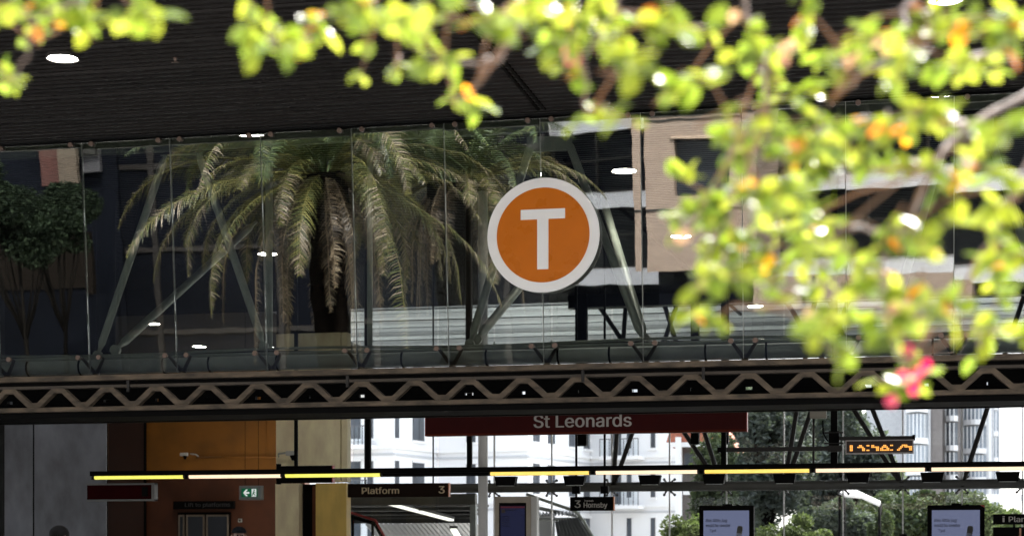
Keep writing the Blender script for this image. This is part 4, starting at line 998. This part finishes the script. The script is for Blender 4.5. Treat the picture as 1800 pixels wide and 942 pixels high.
# dark tower behind the palms (mirrored as the dark ground of the picture)
a, b = V(-700, 500, 88).x, V(985, 500, 88).x
dt = thing('dark_office_tower', 'dark glazed office tower mirrored behind the palms', 'building', ((a+b)/2, -36, 0))
MB().box(a, b, -66, -36, 0, 60).build('wall', M_office, dt)
for k in range(9):
    x = a + (b-a)*(k+.5)/9; MB().box(x - .15, x + .15, -35.99, -35.8, 0, 60).build('mullion', M_dark, dt)
for k in range(14): MB().box(a, b, -35.98, -35.9, 4.2*k + 3, 4.2*k + 3.25).build('floor_edge', M_dark, dt)
# pale building with brick seen mirrored at the left
a, b = V(60, 300, 84).x, V(165, 300, 84).x
lb = thing('pale_tower', 'brick red and beige building mirrored above the dark trees', 'building', ((a+b)/2, -32, 0))
MB().box(V(98, 300, 84).x, V(132, 300, 84).x, -32.2, -31.9, V(0, 330, 84).z, 26).build('beige_wall', mat('dun_render', (.09, .07, .05), .8), lb)
MB().box(V(62, 300, 84).x, V(97, 300, 84).x, -32.5, -32.2, V(0, 330, 84).z, 26).build('brick_wall', mat('red_brick', (.06, .02, .015), .8), lb)
MB().box(V(133, 300, 84).x, V(168, 300, 84).x, -32.8, -32.5, V(0, 300, 84).z, 26).build('white_wall', mat('grey_panel_cladding', (.045, .045, .05), .7), lb)
MB().box(V(-160, 300, 82).x, V(150, 300, 82).x, -30.3, -30, V(0, 512, 82).z, V(0, 405, 82).z).build('low_wing', mat('dull_beige', (.010, .008, .0065), .9, spec=.03), lb)
MB().box(V(-160, 300, 82).x, V(190, 300, 82).x, -30.4, -30.1, 0, V(0, 512, 82).z - .01).build('shop_base', M_office, lb)
MB().box(V(-160, 300, 84).x, V(190, 300, 84).x, -33.2, -33.0, 0, 26).build('back_wing', M_office, lb)
for k in range(7): MB().box(V(133, 300, 84).x, V(168, 300, 84).x, -32.49, -32.2, 12 + k*1.1, 12.35 + k*1.1).build('louvre', M_dark, lb)
# angled office with white bands
ang = R(55.4); dv = Vector((-math.sin(ang), -math.cos(ang))); A0 = V(1487, 327, 80); A2 = A0.to_2d()
of = thing('banded_office', 'dark glazed office with white spandrel bands mirrored at the right', 'building', (A0.x, A0.y, 0))
Lf, Rt = 45, -26
nrm = Vector((-dv.y, dv.x)); nrm = nrm if nrm.y > 0 else -nrm
def offbox(s0, s1, z0, z1, o0, o1, nm, m, par=None):
    c4 = [A2 + dv*s0 + nrm*o0, A2 + dv*s1 + nrm*o0, A2 + dv*s1 + nrm*o1, A2 + dv*s0 + nrm*o1]
    vs = [(q.x, q.y, z0) for q in c4] + [(q.x, q.y, z1) for q in c4]
    return MB().add(vs, [(0,3,2,1),(4,5,6,7),(0,1,5,4),(1,2,6,5),(2,3,7,6),(3,0,4,7)]).build(nm, m, par or of)
offbox(Rt, Lf, 0, 46, -20, 0, 'glazing', M_office)
zb0 = A0.z
for k in range(-1, 6):
    z = zb0 + k*3.62
    bnd = offbox(Rt, Lf, z - .40, z + .38, .01, .5, 'spandrel_band', M_officeband)
    offbox(Rt, Lf, z + .382, z + .46, .3, .56, 'band_trim', M_dark, bnd)
    offbox(Rt, Lf, z + 1.9, z + 2.0, .01, .1, 'transom', M_dark)
for k in range(30):
    s_ = Rt + 1 + k*3.0
    offbox(s_, s_ + .1, 6, 46, .01, .13, 'mullion', M_dark)
# beige building
a, b = V(1130, 300, 68).x, V(1302, 300, 68).x; zb4 = V(1200, 478, 68).z
bb = thing('beige_building', 'beige tiled building with a dark window mirrored right of the orange sign', 'building', ((a+b)/2, -16, 0))
wx0, wx1, wz0, wz1 = V(1182, 300, 68).x, V(1278, 300, 68).x, V(1200, 345, 68).z, V(1200, 247, 68).z
m = MB().box(a, b + .2, -26, -16, zb4, wz0).box(a, b + .2, -26, -16, wz1, 34).box(a, wx0, -26, -16, wz0, wz1).box(wx1, b + .2, -26, -16, wz0, wz1); m.build('wall', M_beige, bb)
MB().box(wx0, wx1, -17, -16.7, wz0, wz1).build('window', M_glassd, bb)
MB().box(wx0 - .1, wx1 + .1, -15.99, -15.9, wz1 + .01, wz1 + .12).build('lintel', mat('beige_trim', (.42, .32, .24), .7), bb)
for z in (V(1200, 205, 68).z, V(1200, 372, 68).z, V(1200, 213, 68).z): MB().box(a, b + .2, -15.995, -15.96, z, z + .07).build('cladding_joint', M_dark, bb)
MB().box(a + .3, b - .1, -25, -16.6, 0, zb4 - .003).build('base', M_office, bb)
a2, b2 = V(1308, 520, 60).x, V(1470, 520, 60).x
bw = thing('beige_annexe', 'low beige building with dark openings mirrored behind the lower leaves', 'building', ((a2+b2)/2, -8, 0))
MB().box(a2, b2 + 4, -12, -8, V(1300, 556, 60).z, V(1300, 500, 60).z).build('upper_wall', M_beige, bw)
MB().box(a2 + .3, b2 + 3.8, -11.8, -8.4, 0, V(1300, 556, 60).z - .003).build('base', M_office, bw)
for q in (1395, 1412): x = V(q, 520, 60).x; MB().box(x, x + .12, -7.99, -7.9, V(1300, 556, 60).z, V(1300, 500, 60).z).build('pier', M_beam, bw)
# dark trees mirrored at the left
def vtree(px, Yv, ytop, wpx, cols, seed, lab, n=5000):
    b_ = V(px, 900, Yv); h_ = V(px, ytop, Yv).z; w_ = wpx/F*Yv
    return blobtree('tree', (b_.x, b_.y, 0), h_, w_/2, w_/2*.8, 200/2/F*Yv, n, cols, seed, lab, .4, trunk_r=.14)
dkm = [(.012, .02, .012), (.02, .03, .018), (.03, .045, .025)]
vtree(60, 71, 300, 260, dkm, 23, 'darkest low tree mirrored between the other two dark trees', 9000)
vtree(-20, 74, 274, 300, dkm, 21, 'dark dense tree mirrored at the far left of the glass', 12000)
vtree(128, 76, 290, 240, dkm, 22, 'dark tree mirrored behind the thick black column', 10000)

# ------------------------------------------------------------------ flowering tree in front of the camera
rt = random.Random(11)
tree = thing('flowering_tree', 'sunlit yellow green branches with pink blossom hanging close in front', 'tree', (2.2, 5.2, 0))
clusters = []
def cl(s):
    for q in s.split(';'):
        v = [float(x) for x in q.split(',')]; clusters.append(v)
cl('20,25,45,35,16;90,28,50,28,13;170,18,50,20,12;240,22,40,18,9;22,145,20,32,6;55,70,22,22,3;430,68,38,30,9;492,92,32,32,9;475,45,30,25,5;560,38,30,35,8;610,22,40,25,9;642,92,18,18,3;700,38,58,34,15;740,75,40,30,9;698,122,14,18,3;780,115,22,20,4;822,172,38,22,8;790,18,50,25,10;870,28,40,30,10;925,60,30,40,8;940,12,40,20,8;1000,60,60,50,22;992,125,32,40,9;1080,38,60,45,18;1120,105,50,40,12;1165,58,48,58,18;1250,142,32,30,8;1190,165,26,26,4;1030,205,40,18,5;1085,200,20,18,3;1268,203,14,12,2')
cl('1330,58,45,58,14;1380,105,42,48,12;1425,22,30,25,6;1470,68,28,28,5;1505,90,48,45,13;1560,48,28,26,4;1575,108,48,38,11;1640,48,42,42,11;1662,100,26,26,5;1622,18,30,20,5;1740,28,60,32,13;1742,108,58,38,13;1785,60,30,48,8')
cl('1372,172,38,28,7;1350,248,88,58,34;1450,222,80,50,26;1560,212,78,48,22;1672,200,58,48,14;1765,210,48,48,12;1262,338,62,55,26;1350,338,78,58,26;1450,322,66,55,13;1552,292,55,52,15;1645,300,55,48,13;1735,332,58,55,16;1212,402,40,44,11;1285,420,78,48,22;1385,402,76,58,22;1475,420,62,52,15;1545,402,40,36,5;1250,490,48,32,12;1380,480,78,55,20;1482,500,72,46,17;1622,432,72,55,18;1735,432,62,52,13;1255,560,42,16,8;1200,553,20,14,4;1450,590,36,36,11;1470,560,30,30,6;1530,560,32,36,6;1605,540,55,46,16;1685,560,52,38,11;1745,500,48,52,11;1588,655,38,42,17;1722,612,34,22,7;1785,570,30,40,5;1590,600,30,30,6')
lf = MB(); yel = [(.20, .29, .04), (.25, .33, .05), (.16, .26, .04), (.14, .24, .035), (.23, .31, .05)]; org = [(.55, .24, .02), (.6, .34, .02), (.5, .18, .03)]
dkl = [(.10, .16, .03), (.08, .13, .03)]
blos = MB(); twig = MB()
def leaf(mb, p, d, nrm, L, Wd, c):
    s_ = d.cross(nrm).normalized(); rows = ((0, .0), (.2, .36), (.45, .5), (.7, .42), (.9, .2), (1.0, .0)); vs = []
    for u, w in rows[1:-1]:
        for sg in (-1, 0, 1): vs.append(p + d*L*u + s_*sg*Wd*w + nrm*(abs(sg)*.12*Wd - .25*L*(u-.3)**2))
    k = len(vs); vs += [p, p + d*L - nrm*.12*L]; fs = [(k, 1, 0), (k, 2, 1)]
    for i in range(3):
        for j in range(2): fs.append((i*3+j, i*3+j+1, i*3+j+4, i*3+j+3))
    fs += [(9, 10, k+1), (10, 11, k+1)]; mb.add(vs, fs, c, smooth=True)
cents = []
for cx_, cy_, rx_, ry_, n_ in clusters:
    Z0 = rt.uniform(3.6, 4.7); cents.append((cx_, cy_, Z0))
    sub = max(1, int(n_/5)); n_ = int(n_*1.65)
    tips = []
    for k in range(sub):
        a_ = rt.uniform(0, 6.28); q = rt.random() ** .5
        tips.append((cx_ + rx_*q*math.cos(a_)*.8, cy_ + ry_*q*math.sin(a_)*.8, Z0 + rt.uniform(-.25, .25)))
    for tx_, ty_, tz_ in tips:                     # little leafy twigs
        p0 = PD(tx_, ty_, tz_); dr = Vector((rt.uniform(-1, 1), rt.uniform(-.6, .6), rt.uniform(-.6, .35))).normalized(); tl = .11
        lf.tube([p0 - dr*tl*.6, p0 + dr*tl*.5], [.0032, .0016], 5, True, (.26, .19, .15))
        for k in range(max(3, round(n_/sub * 1.0))):
            u = rt.uniform(-.6, .55); p = p0 + dr*tl*u
            d = (dr*.5 + Vector((rt.gauss(0, .7), rt.gauss(0, .7), rt.gauss(-.1, .5)))).normalized()
            nn = Vector((rt.gauss(0, .6), rt.gauss(0, .6) - .1, 1 + rt.gauss(0, .5))); nn = (nn - d*nn.dot(d)).normalized()
            L = rt.uniform(.042, .066); x_ = rt.random()
            c = rt.choice(org) if x_ < .035 else (rt.choice(dkl) if x_ < .22 else rt.choice(yel))
            leaf(lf, p, d, nn, L, L*rt.uniform(.58, .74), c)
# branches: paths in picture columns/rows with a depth each
BR = [([(2350, -400, 5.6), (2080, -60, 5.0), (1880, 120, 4.6), (1700, 220, 4.4), (1640, 300, 4.3), (1590, 400, 4.2), (1545, 470, 4.2), (1560, 560, 4.2), (1590, 640, 4.1)], .0125),
      ([(1700, 220, 4.4), (1560, 210, 4.2), (1430, 240, 4.1), (1330, 320, 4.1), (1250, 420, 4.1), (1230, 500, 4.1)], .007),
      ([(1590, 400, 4.2), (1480, 400, 4.1), (1380, 450, 4.1), (1330, 540, 4.1)], .006),
      ([(2080, -60, 5.0), (1800, -120, 4.6), (1500, -150, 4.4), (1200, -140, 4.3), (850, -120, 4.2), (450, -110, 4.1), (80, -90, 4.0), (-200, -100, 4.0)], .017),
      ([(1650, -130, 4.5), (1600, 20, 4.3), (1560, 90, 4.2), (1500, 140, 4.15), (1455, 185, 4.1)], .0105),
      ([(1300, -145, 4.35), (1310, 20, 4.3), (1345, 90, 4.3), (1345, 190, 4.2)], .009),
      ([(1000, -130, 4.25), (940, 0, 4.2), (880, 100, 4.15), (840, 150, 4.1), (800, 180, 4.1)], .008),
      ([(870, 110, 4.15), (780, 110, 4.1), (700, 60, 4.1)], .0045),
      ([(1120, -140, 4.3), (1080, 20, 4.2), (1020, 110, 4.2), (1035, 200, 4.2)], .007),
      ([(700, -115, 4.15), (640, -20, 4.1), (560, 40, 4.1), (450, 70, 4.1)], .006),
      ([(250, -100, 4.05), (170, -30, 4.0), (60, 40, 4.0), (25, 150, 4.0)], .006),
      ([(1880, 120, 4.6), (1760, 380, 4.4), (1700, 500, 4.3), (1722, 610, 4.2)], .007),
      ([(1950, 20, 4.8), (1800, 60, 4.5), (1700, 110, 4.4), (1610, 130, 4.3)], .009)]
br = MB()
for pth, r0 in BR:
    ps = [PD(*q) for q in pth]; pts_ = []
    for i in range(len(ps) - 1):
        for k in range(4): pts_.append(ps[i].lerp(ps[i+1], k/4) + Vector((rt.gauss(0, .006), rt.gauss(0, .006), rt.gauss(0, .006))))
    pts_.append(ps[-1]); nn_ = len(pts_); br.tube(pts_, [.75*r0*(1 - .65*i/nn_) for i in range(nn_)], 8)
top = PD(2350, -400, 5.6)
tk = MB(); tk.tube([(2.5, 5.6, -.02), (2.48, 5.62, .9), (2.42, 5.6, 1.7), tuple(top)], [.11, .085, .065, .03], 12); 
tk.tube([(2.42, 5.6, 1.7), (2.7, 5.7, 2.4), (3.2, 5.9, 3.2)], [.05, .035, .02], 10)
tk.build('trunk', M_barkp, tree); br.build('branches', M_barkp, tree)
# twigs from the branches to the leaf clusters
con = MB(); allp = [PD(*q) for pth, _ in BR for q in pth]
for cx_, cy_, z_ in cents:
    p = PD(cx_, cy_, z_); q = min(allp, key=lambda a_: (a_ - p).length); mid = p.lerp(q, .5) + Vector((0, 0, .02))
    lf.tube([q, mid, p], [.0042, .0032, .002], 6, True, (.26, .19, .15))
# blossoms
pk = [(.55, .03, .22), (.6, .12, .3)]; wh = [(.5, .33, .33), (.5, .4, .38)]
for bx_, by_, n_, sp, cols in ((1590, 668, 6, 45, pk), (1580, 545, 5, 22, wh), (1380, 85, 3, 22, wh), (1005, 95, 4, 12, pk), (1430, 560, 3, 10, wh), (900, 20, 3, 14, wh), (1290, 30, 1, 14, wh), (1550, 80, 2, 20, wh), (1200, 415, 2, 6, wh), (1500, 100, 2, 16, wh)):
    for k in range(n_):
        c0 = PD(bx_ + rt.gauss(0, sp*.6), by_ + rt.gauss(0, sp*.6), 4.1 + rt.uniform(-.08, .08)); c = rt.choice(cols)
        for j in range(6):
            a_ = j*1.047 + rt.uniform(-.2, .2); d = Vector((math.cos(a_), rt.uniform(-.4, .4), math.sin(a_))).normalized(); leaf(blos, c0, d, Vector((0, -1, .3)).normalized(), .016, .014, c)
lf.build('crown', M_leaf, tree); blos.build('blossom', M_leaf, tree)
